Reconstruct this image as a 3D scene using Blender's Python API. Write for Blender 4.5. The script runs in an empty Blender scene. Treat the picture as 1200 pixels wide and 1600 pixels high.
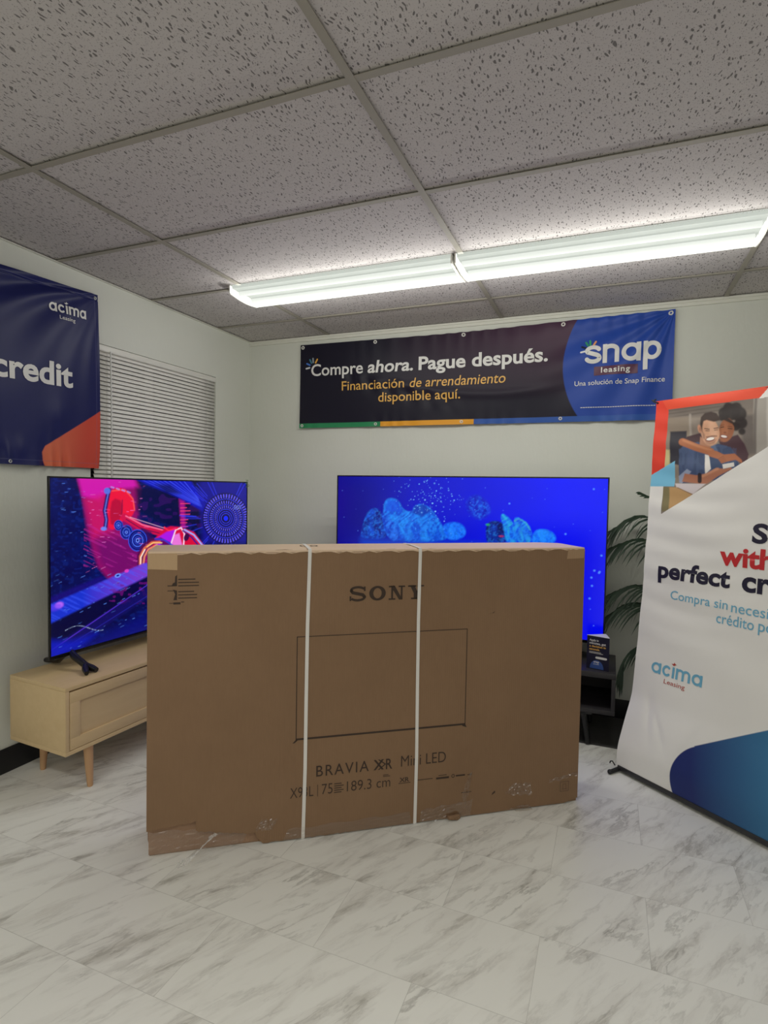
import bpy, bmesh, math, random
import numpy as np
from mathutils import Vector, Matrix

S = bpy.context.scene
COL = S.collection
random.seed(7)
rng = np.random.default_rng(7)
PI = math.pi

# ------------------------------------------------------------------ camera
F_PX = 883.14
cd = bpy.data.cameras.new('camera')
cam = bpy.data.objects.new('camera', cd)
COL.objects.link(cam)
yaw, pitch, roll = -0.3823, -0.0406, 0.0176
cy, sy, cp, sp = math.cos(yaw), math.sin(yaw), math.cos(pitch), math.sin(pitch)
fwd = Vector((sy * cp, cy * cp, sp))
r0 = Vector((cy, -sy, 0.0))
u0 = r0.cross(fwd)
cr, sr = math.cos(roll), math.sin(roll)
rt = cr * r0 + sr * u0
up = -sr * r0 + cr * u0
EYE = 1.341
cam.matrix_world = Matrix(((rt.x, up.x, -fwd.x, 0), (rt.y, up.y, -fwd.y, 0), (rt.z, up.z, -fwd.z, EYE), (0, 0, 0, 1)))
cd.sensor_fit = 'HORIZONTAL'
cd.sensor_width = 36.0
cd.lens = 36.0 * F_PX / 1200.0
cd.clip_start = 0.02
S.camera = cam

# ------------------------------------------------------------------ world, exposure, room lights
w = bpy.data.worlds.new('world')
S.world = w
w.use_nodes = True
w.node_tree.nodes['Background'].inputs[0].default_value = (0.6, 0.65, 0.7, 1)
w.node_tree.nodes['Background'].inputs[1].default_value = 0.05
S.view_settings.view_transform = 'Standard'
S.view_settings.look = 'None'
S.view_settings.gamma = 1.0
S.view_settings.use_curve_mapping = False
S.view_settings.exposure = 0.0
S.cycles.use_denoising = True
S.cycles.max_bounces = 10
S.cycles.diffuse_bounces = 6
S.cycles.transparent_max_bounces = 12
S.cycles.sample_clamp_indirect = 4.0

LAMP_W = 15.0          # each ceiling lamp in view
REAR_W = 8.3          # lamps of the rest of the showroom, behind the camera
LAMP_COL = (1.0, 0.988, 0.925)
LENS_GLOW = 0.55


def area_light(name, loc, sx, sy_, watts, parent=None, rot=(0, 0, 0)):
    l = bpy.data.lights.new(name, 'AREA')
    l.shape = 'RECTANGLE'
    l.size, l.size_y = sx, sy_
    l.energy = watts
    l.color = LAMP_COL
    o = bpy.data.objects.new(name, l)
    COL.objects.link(o)
    o.location = loc
    o.rotation_euler = rot
    if parent:
        o.parent = parent
    return o


for lx in (-1.5, -0.1, 1.3):
    area_light('showroom_lamp_light', (lx, -0.15, 2.37), 1.2, 0.24, REAR_W)
for lx in (-1.5, -0.1, 1.3):
    area_light('showroom_lamp_light', (lx, -1.7, 2.37), 1.2, 0.24, REAR_W)

# ------------------------------------------------------------------ helpers


def lin(c):
    c = np.asarray(c, float) / 255.0
    return np.where(c <= 0.04045, c / 12.92, ((c + 0.055) / 1.055) ** 2.4)


def rgb(r, g, b):
    return tuple(float(x) for x in lin((r, g, b)))


def mat(name, color, rough=0.6, metal=0.0, **kw):
    m = bpy.data.materials.new(name)
    m.use_nodes = True
    b = m.node_tree.nodes['Principled BSDF']
    b.inputs['Base Color'].default_value = (*color, 1)
    b.inputs['Roughness'].default_value = rough
    b.inputs['Metallic'].default_value = metal
    for k, v in kw.items():
        b.inputs[k.replace('_', ' ')].default_value = v
    return m


class N:
    """small node-tree helper"""

    def __init__(s, m):
        s.t = m.node_tree
        s.b = s.t.nodes['Principled BSDF']

    def n(s, typ, **kw):
        nd = s.t.nodes.new(typ)
        for k, v in kw.items():
            if k.startswith('i_'):
                key = k[2:]
                key = int(key) if key.isdigit() else key.replace('_', ' ')
                if hasattr(v, 'is_output'):
                    s.t.links.new(v, nd.inputs[key])
                else:
                    nd.inputs[key].default_value = v
            else:
                setattr(nd, k, v)
        return nd

    def math(s, op, a, b=None, c=None):
        nd = s.t.nodes.new('ShaderNodeMath')
        nd.operation = op
        for i, v in enumerate((a, b, c)):
            if v is None:
                continue
            if hasattr(v, 'is_output'):
                s.t.links.new(v, nd.inputs[i])
            else:
                nd.inputs[i].default_value = v
        return nd.outputs[0]

    def mix(s, fac, a, b, blend='MIX'):
        nd = s.t.nodes.new('ShaderNodeMix')
        nd.data_type = 'RGBA'
        nd.blend_type = blend
        for i, v in ((0, fac), (6, a), (7, b)):
            if hasattr(v, 'is_output'):
                s.t.links.new(v, nd.inputs[i])
            else:
                nd.inputs[i].default_value = v if i == 0 else (*v, 1)
        return nd.outputs[2]

    def ramp(s, fac, pts):
        nd = s.t.nodes.new('ShaderNodeValToRGB')
        e = nd.color_ramp.elements
        while len(e) < len(pts):
            e.new(0.5)
        for q, (p, c) in zip(e, pts):
            q.position = p
            q.color = (*c, 1) if len(c) == 3 else c
        s.t.links.new(fac, nd.inputs[0])
        return nd.outputs[0]

    def obj(s):
        return s.n('ShaderNodeTexCoord').outputs['Object']

    def mapping(s, vec, loc=(0, 0, 0), rot=(0, 0, 0), scale=(1, 1, 1)):
        return s.n('ShaderNodeMapping', i_Vector=vec, i_Location=loc, i_Rotation=rot, i_Scale=scale).outputs[0]

    def noise(s, vec, scale, detail=2.0, rough=0.5, dist=0.0):
        return s.n('ShaderNodeTexNoise', i_Vector=vec, i_Scale=scale, i_Detail=detail, i_Roughness=rough, i_Distortion=dist).outputs[0]

    def color(s, c):
        s.t.links.new(c, s.b.inputs['Base Color'])

    def rough(s, c):
        s.t.links.new(c, s.b.inputs['Roughness'])

    def bump(s, h, strength=0.3, dist=0.005):
        nd = s.n('ShaderNodeBump', i_Height=h, i_Strength=strength, i_Distance=dist)
        s.t.links.new(nd.outputs[0], s.b.inputs['Normal'])


def link(o, parent=None):
    COL.objects.link(o)
    if parent is not None:
        o.parent = parent
    return o


def mesh(name, verts, faces, m, parent=None, smooth=False):
    me = bpy.data.meshes.new(name)
    me.from_pydata([tuple(map(float, v)) for v in verts], [], faces)
    me.materials.append(m)
    if smooth:
        me.polygons.foreach_set('use_smooth', [True] * len(me.polygons))
    me.update()
    return link(bpy.data.objects.new(name, me), parent)


def from_bm(name, bm, m, parent=None, smooth=False, sharp=None):
    me = bpy.data.meshes.new(name)
    bmesh.ops.recalc_face_normals(bm, faces=bm.faces)
    bm.to_mesh(me)
    bm.free()
    me.materials.append(m)
    if smooth:
        me.polygons.foreach_set('use_smooth', [True] * len(me.polygons))
        if sharp:
            me.set_sharp_from_angle(angle=math.radians(sharp))
    return link(bpy.data.objects.new(name, me), parent)


def bm_box(bm, lo, hi, bev=0.0, M=None, seg=2):
    lo, hi = Vector(lo), Vector(hi)
    r = bmesh.ops.create_cube(bm, size=1.0)
    vs = r['verts']
    c = (lo + hi) / 2
    d = hi - lo
    for v in vs:
        v.co = Vector((v.co.x * d.x, v.co.y * d.y, v.co.z * d.z)) + c
    if bev > 0:
        es = list({e for v in vs for e in v.link_edges})
        q = bmesh.ops.bevel(bm, geom=es, offset=bev, segments=seg, affect='EDGES', profile=0.5)
        vs = list({v for f in q['faces'] for v in f.verts} | {v for v in vs if v.is_valid})
    if M is not None:
        for v in vs:
            v.co = M @ v.co
    return vs


def box(name, lo, hi, m, parent=None, bev=0.0, M=None):
    bm = bmesh.new()
    bm_box(bm, lo, hi, bev, M)
    return from_bm(name, bm, m, parent, smooth=bev > 0, sharp=40)


def bm_tube(bm, pts, rad, sides=10, caps=True):
    pts = [Vector(tuple(float(q) for q in p)) for p in pts]
    if not hasattr(rad, '__len__'):
        rad = [rad] * len(pts)
    rad = [float(q) for q in rad]
    rings = []
    prev = None
    for i, p in enumerate(pts):
        t = (pts[min(i + 1, len(pts) - 1)] - pts[max(i - 1, 0)]).normalized()
        a = prev if prev is not None else (Vector((0, 0, 1)) if abs(t.z) < 0.9 else Vector((1, 0, 0)))
        x = (a - t * a.dot(t)).normalized()
        prev = x
        y = t.cross(x)
        rings.append([bm.verts.new(p + rad[i] * (math.cos(2 * PI * k / sides) * x + math.sin(2 * PI * k / sides) * y)) for k in range(sides)])
    for a, b in zip(rings, rings[1:]):
        for k in range(sides):
            bm.faces.new((a[k], a[(k + 1) % sides], b[(k + 1) % sides], b[k]))
    if caps:
        bm.faces.new(rings[0][::-1])
        bm.faces.new(rings[-1])


def tube(name, pts, rad, m, parent=None, sides=10):
    bm = bmesh.new()
    bm_tube(bm, pts, rad, sides)
    return from_bm(name, bm, m, parent, smooth=True, sharp=50)


def tag(o, label, cat, group=None):
    o['label'] = label
    o['category'] = cat
    if group:
        o['group'] = group
    return o


def empty(name, loc, label, cat, group=None):
    o = bpy.data.objects.new(name, None)
    COL.objects.link(o)
    o.empty_display_size = 0.1
    o.location = loc
    tag(o, label, cat, group)
    return o


def adopt(root):
    """children were modelled in room coordinates: keep them there under their thing"""
    inv = Matrix.Translation(-root.location)
    for ch in root.children:
        ch.matrix_parent_inverse = inv


def struct(o):
    o['kind'] = 'structure'
    return o


# flat printing that follows a surface function P(s, t, off) -> xyz
def conform(name, polys, P, m, parent, off=0.0015, maxlen=0.02):
    bm = bmesh.new()
    for verts, faces in polys:
        vs = [bm.verts.new((v[0], v[1], 0)) for v in verts]
        for f in faces:
            try:
                bm.faces.new([vs[i] for i in f])
            except ValueError:
                pass
    bmesh.ops.delete(bm, geom=[v for v in bm.verts if not v.link_faces], context='VERTS')
    bmesh.ops.triangulate(bm, faces=bm.faces[:])
    for _ in range(6):
        es = [e for e in bm.edges if e.calc_length() > maxlen]
        if not es:
            break
        bmesh.ops.subdivide_edges(bm, edges=es, cuts=1)
        bmesh.ops.triangulate(bm, faces=[f for f in bm.faces if len(f.verts) > 3])
    for v in bm.verts:
        v.co = Vector(P(v.co.x, v.co.y, off))
    me = bpy.data.meshes.new(name)
    bm.to_mesh(me)
    bm.free()
    me.materials.append(m)
    me.polygons.foreach_set('use_smooth', [True] * len(me.polygons))
    return link(bpy.data.objects.new(name, me), parent)


def words(name, lines, P, m, parent, off=0.0015, maxlen=0.02, gap=0.012):
    """each line of print, cut at the gaps between its words: one part a word"""
    for verts, faces in lines:
        verts = np.asarray(verts)
        fx = sorted(((verts[list(f), 0].min(), verts[list(f), 0].max(), f) for f in faces), key=lambda q: q[0])
        cur, hi = [], None
        groups = []
        for lo, h_, f in fx:
            if hi is not None and lo > hi + gap:
                groups.append(cur)
                cur = []
                hi = None
            cur.append(f)
            hi = h_ if hi is None else max(hi, h_)
        groups.append(cur)
        for g in groups:
            conform(name, [(verts, g)], P, m, parent, off, maxlen)


def text_poly(body, l, base, r, h, bold=0.0, slant=0.0, space=1.0):
    """letters as polygons: left edge l, baseline, right edge r, tallest letter h above the baseline"""
    c = bpy.data.curves.new('t', 'FONT')
    c.body = body
    c.offset = bold
    c.resolution_u = 4
    c.space_character = space
    c.shear = slant
    o = bpy.data.objects.new('t', c)
    COL.objects.link(o)
    dg = bpy.context.evaluated_depsgraph_get()
    me = bpy.data.meshes.new_from_object(o.evaluated_get(dg))
    vs = np.array([v.co[:2] for v in me.vertices])
    fs = [tuple(p.vertices) for p in me.polygons]
    bpy.data.objects.remove(o)
    bpy.data.curves.remove(c)
    bpy.data.meshes.remove(me)
    x0, x1, y1 = vs[:, 0].min(), vs[:, 0].max(), vs[:, 1].max()
    vs[:, 0] = l + (vs[:, 0] - x0) * (r - l) / (x1 - x0)
    vs[:, 1] = base + vs[:, 1] * h / y1
    return [(vs, fs)]


def stroke(pts, wd, cap=True):
    """a pen stroke as one polygon strip"""
    p = np.array(pts, float)
    t = np.gradient(p, axis=0)
    t /= np.linalg.norm(t, axis=1)[:, None] + 1e-12
    n = np.stack([-t[:, 1], t[:, 0]], 1) * wd / 2
    vs = np.concatenate([p + n, p - n])
    k = len(p)
    out = [(vs, [(i, i + 1, k + i + 1, k + i) for i in range(k - 1)])]
    if cap:
        for q in (p[0], p[-1]):
            out.append(disc(q[0], q[1], wd / 2, 10))
    return out


def arc(cx, cy_, rx, ry, a0, a1, n=28):
    return [(cx + rx * math.cos(math.radians(a)), cy_ + ry * math.sin(math.radians(a))) for a in np.linspace(a0, a1, n)]


def disc(cx, cy_, r, n=24, ry=None):
    ry = ry or r
    return (np.array([(cx + r * math.cos(2 * PI * k / n), cy_ + ry * math.sin(2 * PI * k / n)) for k in range(n)]), [tuple(range(n))])


def poly(*pts):
    return (np.array(pts, float), [tuple(range(len(pts)))])


def rectp(x0, y0, x1, y1):
    return poly((x0, y0), (x1, y0), (x1, y1), (x0, y1))


def single_a(x, base, wd, xh, pen):
    rx, ry = wd / 2 - pen / 2, xh / 2 - pen / 2
    return stroke(arc(x + wd / 2, base + xh / 2, rx, ry, 0, 360, 40), pen, False) + [rectp(x + wd - pen, base, x + wd, base + xh)]


def acima_word(l, base, r, xh, pen):
    """rounded lower-case word acima"""
    W = r - l
    u = W / 5.05
    g = u * 0.14
    out = single_a(l, base, u, xh, pen)
    x = l + u + g
    out += stroke(arc(x + u * .45, base + xh / 2, u * .45 - pen / 2, xh / 2 - pen / 2, 48, 312, 30), pen)
    x += u * .86 + g
    out += [rectp(x, base, x + pen, base + xh)]
    bird = [poly((x - pen * .7, base + xh * 1.27), (x + pen * .1, base + xh * 1.16), (x + pen * .5, base + xh * 1.12), (x + pen * 1.1, base + xh * 1.22),
                 (x + pen * 1.7, base + xh * 1.28), (x + pen * 1.0, base + xh * 1.34), (x + pen * .6, base + xh * 1.45), (x + pen * .35, base + xh * 1.30))]
    x += pen + g
    mw = u * 1.42
    out += [rectp(x, base, x + pen, base + xh)]
    hw = (mw - pen) / 2
    for k in range(2):
        cx = x + pen / 2 + hw * (k + .5)
        out += stroke(arc(cx, base + xh - hw * .62, hw / 2, hw * .62 - pen / 2, 180, 0, 20) + [(cx + hw / 2, base)], pen, False)
    x += mw + g
    out += single_a(x, base, r - x, xh, pen)
    return out, bird


def snap_word(l, base, r, xh, pen, desc):
    W = r - l
    u = W / 4.3
    g = u * .13
    out = []
    # s
    cx = l + u * .42
    q = xh / 4 - pen / 4
    out += stroke(arc(cx, base + xh - pen / 2 - q, u * .36, q, 20, 200, 16) + arc(cx, base + pen / 2 + q, u * .38, q, 70, -160, 22), pen)
    x = l + u * .86 + g
    # n
    out += [rectp(x, base, x + pen, base + xh)]
    hw = u * .95 - pen
    out += stroke(arc(x + pen / 2 + hw / 2, base + xh - hw * .5, hw / 2, hw * .5 - pen / 2, 180, 0, 20) + [(x + pen / 2 + hw, base)], pen, False)
    x += u * .95 + g
    out += single_a(x, base, u * 1.1, xh, pen)
    x += u * 1.1 + g
    out += stroke(arc(x + (r - x) / 2, base + xh / 2, (r - x) / 2 - pen / 2, xh / 2 - pen / 2, 0, 360, 40), pen, False)
    out += [rectp(x, base - desc, x + pen, base + xh)]
    return out


def spark(cx, cy_, s):
    """five little rays fanning up-left; returned one by one, they have their own colours"""
    out = []
    for a in (190, 155, 120, 95, 60):
        c, q = math.cos(math.radians(a)), math.sin(math.radians(a))
        out.append(stroke([(cx + c * s * .55, cy_ + q * s * .55), (cx + c * s * .8, cy_ + q * s * .8), (cx + c * s, cy_ + q * s)], s * .2))
    return out


# painter: shapes evaluated on arrays X, Y
def homography(src, dst):
    A, b = [], []
    for (x, y), (u, v) in zip(src, dst):
        A += [[x, y, 1, 0, 0, 0, -u * x, -u * y], [0, 0, 0, x, y, 1, -v * x, -v * y]]
        b += [u, v]
    h = np.linalg.solve(np.array(A, float), np.array(b, float))
    return np.append(h, 1).reshape(3, 3)


def hmap(Hm, X, Y):
    d = Hm[2, 0] * X + Hm[2, 1] * Y + Hm[2, 2]
    return (Hm[0, 0] * X + Hm[0, 1] * Y + Hm[0, 2]) / d, (Hm[1, 0] * X + Hm[1, 1] * Y + Hm[1, 2]) / d


class Art:
    def __init__(s, X, Y, base):
        s.X, s.Y = X, Y
        s.C = np.ones(X.shape + (3,)) * lin(base)

    def put(s, m, c, a=1.0):
        m = np.clip(m, 0, 1)[..., None] * a
        s.C = s.C * (1 - m) + lin(c) * m

    def add(s, m, c, a=1.0):
        s.C = s.C + np.clip(m, 0, 1)[..., None] * a * lin(c)

    def poly(s, pts, c, a=1.0, soft=0.0, rnd=0):
        for _ in range(rnd):
            pts = [(p[0] * (1 - f) + q[0] * f, p[1] * (1 - f) + q[1] * f) for p, q in zip(pts, pts[1:] + pts[:1]) for f in (.25, .75)]
        X, Y = s.X, s.Y
        ins = np.zeros(X.shape, bool)
        D = np.full(X.shape, 1e9)
        n = len(pts)
        for i in range(n):
            x0, y0 = pts[i]
            x1, y1 = pts[(i + 1) % n]
            if y0 != y1:
                ins ^= ((y0 > Y) != (y1 > Y)) & (X < (x1 - x0) * (Y - y0) / (y1 - y0) + x0)
            if soft:
                D = np.minimum(D, s.seg(x0, y0, x1, y1))
        m = np.clip(0.5 + np.where(ins, D, -D) / soft, 0, 1) if soft else ins.astype(float)
        s.put(m, c, a)
        return m

    def seg(s, x0, y0, x1, y1):
        dx, dy = x1 - x0, y1 - y0
        L = dx * dx + dy * dy + 1e-9
        t = np.clip(((s.X - x0) * dx + (s.Y - y0) * dy) / L, 0, 1)
        return np.hypot(s.X - x0 - t * dx, s.Y - y0 - t * dy)

    def line(s, pts, wd, c, a=1.0, soft=1.0):
        D = np.full(s.X.shape, 1e9)
        for p, q in zip(pts, pts[1:]):
            D = np.minimum(D, s.seg(*p, *q))
        m = np.clip((wd / 2 - D) / soft + .5, 0, 1)
        s.put(m, c, a)
        return m

    def ell(s, cx, cy_, rx, ry, c, a=1.0, rot=0.0, soft=1.0):
        t = math.radians(rot)
        x = (s.X - cx) * math.cos(t) + (s.Y - cy_) * math.sin(t)
        y = -(s.X - cx) * math.sin(t) + (s.Y - cy_) * math.cos(t)
        d = (1 - np.sqrt((x / rx) ** 2 + (y / ry) ** 2)) * min(rx, ry)
        m = np.clip(d / soft + .5, 0, 1)
        s.put(m, c, a)
        return m

    def ring(s, cx, cy_, rx, ry, wd, c, a=1.0):
        d = np.abs(np.sqrt(((s.X - cx) / rx) ** 2 + ((s.Y - cy_) / ry) ** 2) - 1) * min(rx, ry)
        s.put(np.clip(wd / 2 - d + .5, 0, 1), c, a)


def vnoise(X, Y, sx, sy_, seed=0):
    r = np.random.default_rng(seed)
    T = r.random((64, 64))
    x, y = X / sx, Y / sy_
    xi, yi = np.floor(x).astype(int), np.floor(y).astype(int)
    fx, fy = x - xi, y - yi
    fx, fy = fx * fx * (3 - 2 * fx), fy * fy * (3 - 2 * fy)
    g = lambda a, b: T[a % 64, b % 64]
    return (g(xi, yi) * (1 - fx) + g(xi + 1, yi) * fx) * (1 - fy) + (g(xi, yi + 1) * (1 - fx) + g(xi + 1, yi + 1) * fx) * fy


def print_grid(name, nu, nv, P, C, m, parent, u0_, u1_, v0_, v1_):
    """dense sheet; C is (nv, nu, 3) linear colour of each point, V upwards"""
    U, V = np.meshgrid(np.linspace(u0_, u1_, nu), np.linspace(v0_, v1_, nv))
    co = P(U, V)
    me = bpy.data.meshes.new(name)
    me.vertices.add(nu * nv)
    me.vertices.foreach_set('co', co.reshape(-1, 3).astype(np.float32).ravel())
    i = np.arange((nv - 1) * nu).reshape(nv - 1, nu)[:, :-1].ravel()
    q = np.stack([i, i + 1, i + nu + 1, i + nu], 1).astype(np.int32)
    me.loops.add(q.size)
    me.loops.foreach_set('vertex_index', q.ravel())
    me.polygons.add(len(q))
    me.polygons.foreach_set('loop_start', np.arange(0, q.size, 4, dtype=np.int32))
    me.polygons.foreach_set('use_smooth', np.ones(len(q), bool))
    me.update(calc_edges=True)
    a = me.color_attributes.new('print', 'FLOAT_COLOR', 'POINT')
    a.data.foreach_set('color', np.concatenate([C, np.ones(C.shape[:2] + (1,))], 2).astype(np.float32).ravel())
    me.materials.append(m)
    me.validate()
    return link(bpy.data.objects.new(name, me), parent)


def uvgrid(nu, nv, u0_, u1_, v0_, v1_):
    return np.meshgrid(np.linspace(u0_, u1_, nu), np.linspace(v0_, v1_, nv))


# ------------------------------------------------------------------ materials
def make_wall():
    m = mat('painted_wall', rgb(219, 221, 213), 0.75)
    k = N(m)
    o = k.obj()
    k.color(k.mix(k.noise(o, 2.0, 3), rgb(214, 216, 206), rgb(224, 226, 219)))
    h = k.noise(k.mapping(o, scale=(1, 1, 0.35)), 55, 3, 0.6)
    k.bump(h, 0.25, 0.004)
    return m


def make_floor():
    m = mat('marble_vinyl', (0.6, 0.6, 0.57), 0.38)
    k = N(m)
    o = k.obj()
    br = k.n('ShaderNodeTexBrick', i_Vector=k.mapping(o, loc=(-0.146, -0.195, 0)), i_Color1=(0, 0, 0, 1), i_Color2=(1, 1, 1, 1), i_Mortar=(0.5, 0.5, 0.5, 1),
             i_Scale=1.0, i_Mortar_Size=0.0007, i_Mortar_Smooth=0.2, i_Brick_Width=0.6096, i_Row_Height=0.3048)
    br.offset = 0.5
    rnd = br.outputs['Color']
    seam = br.outputs['Fac']
    sh = k.n('ShaderNodeVectorMath', operation='MULTIPLY_ADD', i_0=rnd, i_1=(7.3, 3.1, 0), i_2=o).outputs[0]
    v = k.mapping(k.mapping(sh, rot=(0, 0, math.radians(-60))), scale=(1.0, 4.6, 1))
    warp = k.n('ShaderNodeTexNoise', i_Vector=v, i_Scale=2.6, i_Detail=5.0, i_Roughness=0.65)
    v2 = k.n('ShaderNodeVectorMath', operation='MULTIPLY_ADD', i_0=warp.outputs['Color'], i_1=(0.30, 0.42, 0), i_2=v).outputs[0]
    n1 = k.noise(v2, 2.0, 7, 0.62, 0.3)
    n2 = k.noise(k.mapping(v2, loc=(4, 2, 0)), 5.5, 6, 0.62, 0.2)
    big = k.noise(k.mapping(v2, loc=(1, 5, 0)), 1.5, 3, 0.55)
    big2 = k.noise(k.mapping(v2, loc=(9, 1, 0)), 2.2, 3, 0.55)
    r1 = k.math('MAXIMUM', k.math('SUBTRACT', 1.0, k.math('MULTIPLY', k.math('ABSOLUTE', k.math('SUBTRACT', n1, 0.5)), 34.0)), 0.0)
    r2 = k.math('MAXIMUM', k.math('SUBTRACT', 1.0, k.math('MULTIPLY', k.math('ABSOLUTE', k.math('SUBTRACT', n2, 0.5)), 22.0)), 0.0)
    g1 = k.ramp(big, [(0.47, (0, 0, 0)), (0.66, (1, 1, 1))])
    g2 = k.ramp(big2, [(0.48, (0, 0, 0)), (0.68, (1, 1, 1))])
    veins = k.math('ADD', k.math('MULTIPLY', r1, g1), k.math('MULTIPLY', k.math('MULTIPLY', r2, g2), 0.75))
    cloud = k.ramp(k.math('MULTIPLY', k.math('SUBTRACT', 1.0, k.math('MULTIPLY', k.math('ABSOLUTE', k.math('SUBTRACT', n1, 0.5)), 5.0)), g2), [(0.0, rgb(236, 236, 230)), (0.45, rgb(227, 226, 220)), (0.95, rgb(200, 198, 190))])
    c = k.mix(k.math('MINIMUM', k.math('MULTIPLY', veins, 0.48), 0.62), cloud, rgb(122, 119, 111))
    tone = k.n('ShaderNodeSeparateColor', i_0=rnd).outputs[0]
    c = k.mix(k.math('MULTIPLY', tone, 0.07), c, rgb(176, 174, 168))
    fac = k.math('MULTIPLY', seam, 0.45)
    c = k.mix(fac, c, rgb(130, 128, 121))
    k.color(c)
    k.rough(k.math('ADD', 0.36, k.math('MULTIPLY', n2, 0.14)))
    k.bump(k.math('SUBTRACT', k.math('MULTIPLY', n2, 0.15), seam), 0.12, 0.001)
    return m


def make_tile():
    m = mat('acoustic_tile', (0.5, 0.48, 0.47), 0.9)
    k = N(m)
    o = k.obj()
    wob = k.n('ShaderNodeTexNoise', i_Vector=o, i_Scale=22.0, i_Detail=1.0)
    ow = k.n('ShaderNodeVectorMath', operation='MULTIPLY_ADD', i_0=wob.outputs['Color'], i_1=(0.03, 0.03, 0), i_2=o).outputs[0]
    vo = k.n('ShaderNodeTexVoronoi', i_Vector=k.mapping(ow, scale=(96, 36, 1)), i_Scale=1.0, i_Randomness=1.0)
    vo.voronoi_dimensions = '2D'
    rv = k.n('ShaderNodeSeparateColor', i_0=vo.outputs['Color']).outputs[0]
    dash = k.math('MULTIPLY', k.math('LESS_THAN', vo.outputs['Distance'], k.math('MULTIPLY', rv, 0.27)), k.math('GREATER_THAN', rv, 0.32))
    vp = k.n('ShaderNodeTexVoronoi', i_Vector=k.mapping(ow, scale=(190, 130, 1)), i_Scale=1.0)
    vp.voronoi_dimensions = '2D'
    rp = k.n('ShaderNodeSeparateColor', i_0=vp.outputs['Color']).outputs[0]
    pin = k.math('LESS_THAN', vp.outputs['Distance'], k.math('MULTIPLY', rp, 0.26))
    hole = k.math('MAXIMUM', dash, k.math('MULTIPLY', pin, 0.55))
    base = k.mix(k.noise(o, 1.7, 3), rgb(192, 186, 186), rgb(202, 197, 194))
    k.color(k.mix(k.math('MULTIPLY', hole, 0.78), base, rgb(76, 72, 70)))
    k.bump(k.math('MULTIPLY', hole, -1.0), 0.5, 0.003)
    return m


def make_cardboard(c=(166, 134, 104)):
    m = mat('cardboard', rgb(*c), 0.8)
    k = N(m)
    o = k.obj()
    big = k.noise(o, 2.2, 4, 0.6)
    c1 = k.mix(big, rgb(c[0] - 9, c[1] - 9, c[2] - 9), rgb(c[0] + 9, c[1] + 7, c[2] + 5))
    fib = k.noise(k.mapping(o, scale=(1, 1, 0.15)), 160, 3, 0.6)
    c1 = k.mix(k.math('MULTIPLY', fib, 0.16), c1, rgb(c[0] - 40, c[1] - 40, c[2] - 40))
    k.color(c1)
    flute = k.n('ShaderNodeTexWave', i_Vector=o, i_Scale=45.0, i_Distortion=0.6)
    flute.bands_direction = 'X'
    k.bump(k.math('ADD', k.math('MULTIPLY', flute.outputs[0], 0.15), k.noise(o, 9, 3)), 0.18, 0.004)
    return m


def make_wood(name, c1, c2, rough=0.5, axis=(7, 0.7, 7)):
    m = mat(name, rgb(*c1), rough)
    k = N(m)
    o = k.obj()
    g = k.noise(k.mapping(o, scale=axis), 5, 5, 0.6, 0.5)
    k.color(k.mix(g, rgb(*c1), rgb(*c2)))
    k.bump(g, 0.05, 0.002)
    return m


def print_mat(name, rough, coat=0.0, emit=0.0):
    m = mat(name, (0, 0, 0), rough)
    k = N(m)
    a = k.n('ShaderNodeAttribute', attribute_name='print')
    if emit:
        k.t.links.new(a.outputs['Color'], k.b.inputs['Emission Color'])
        k.b.inputs['Emission Strength'].default_value = emit
    else:
        k.color(a.outputs['Color'])
        k.b.inputs['Coat Weight'].default_value = coat
        k.b.inputs['Coat Roughness'].default_value = 0.3
    return m


M_wall = make_wall()
M_floor = make_floor()
M_tile = make_tile()
M_tbar = mat('ceiling_tbar', rgb(158, 153, 141), 0.6)
M_trim = mat('white_trim', rgb(222, 222, 212), 0.6)
M_rubber = mat('black_rubber', rgb(22, 22, 24), 0.55)
M_mat = mat('dark_grey_mat', rgb(62, 61, 60), 0.85)
k = N(M_mat)
k.color(k.mix(k.noise(k.obj(), 30, 4), rgb(56, 55, 54), rgb(70, 69, 68)))
M_blackplastic = mat('black_plastic', rgb(20, 20, 22), 0.35)
M_blackgloss = mat('black_gloss', rgb(14, 14, 17), 0.2)
M_card = make_cardboard((137, 108, 82))
M_card_lit_top = make_cardboard((222, 194, 166))  # same board, paler: brightness of the lamp-lit top put into its colour
M_card_lit_top.node_tree.nodes['Principled BSDF'].inputs['Roughness'].default_value = 0.4
M_ink = mat('printed_ink', rgb(58, 42, 32), 0.7)
M_strap = mat('white_strap', rgb(226, 222, 218), 0.45)
M_oak = make_wood('light_oak', (216, 190, 148), (202, 174, 130), 0.55, (6, 0.6, 6))
M_legwood = make_wood('oak_leg', (205, 165, 125), (180, 138, 98), 0.55, (8, 8, 1))
M_blackwood = make_wood('black_wood', (40, 38, 42), (54, 51, 54), 0.5, (0.6, 6, 6))
M_white_paint = mat('white_enamel', rgb(228, 227, 220), 0.4)
M_slat = mat('blind_slat', rgb(236, 234, 229), 0.45)
M_chrome = mat('metal_eyelet', rgb(205, 205, 200), 0.3, 0.8)
M_eyelet = mat('eyelet_white', rgb(222, 220, 214), 0.35)
M_leaf = mat('palm_leaf', rgb(40, 62, 48), 0.45)
k = N(M_leaf)
k.color(k.mix(k.noise(k.obj(), 12, 2), rgb(26, 44, 34), rgb(56, 80, 58)))
M_stem = mat('palm_stem', rgb(70, 76, 44), 0.6)
M_pot = mat('plant_pot', rgb(40, 36, 34), 0.5)
M_soil = mat('potting_soil', rgb(52, 40, 30), 0.95)
M_letter = mat('white_print', rgb(232, 231, 228), 0.4)
M_amber = mat('amber_print', rgb(240, 186, 92), 0.4)
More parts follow.
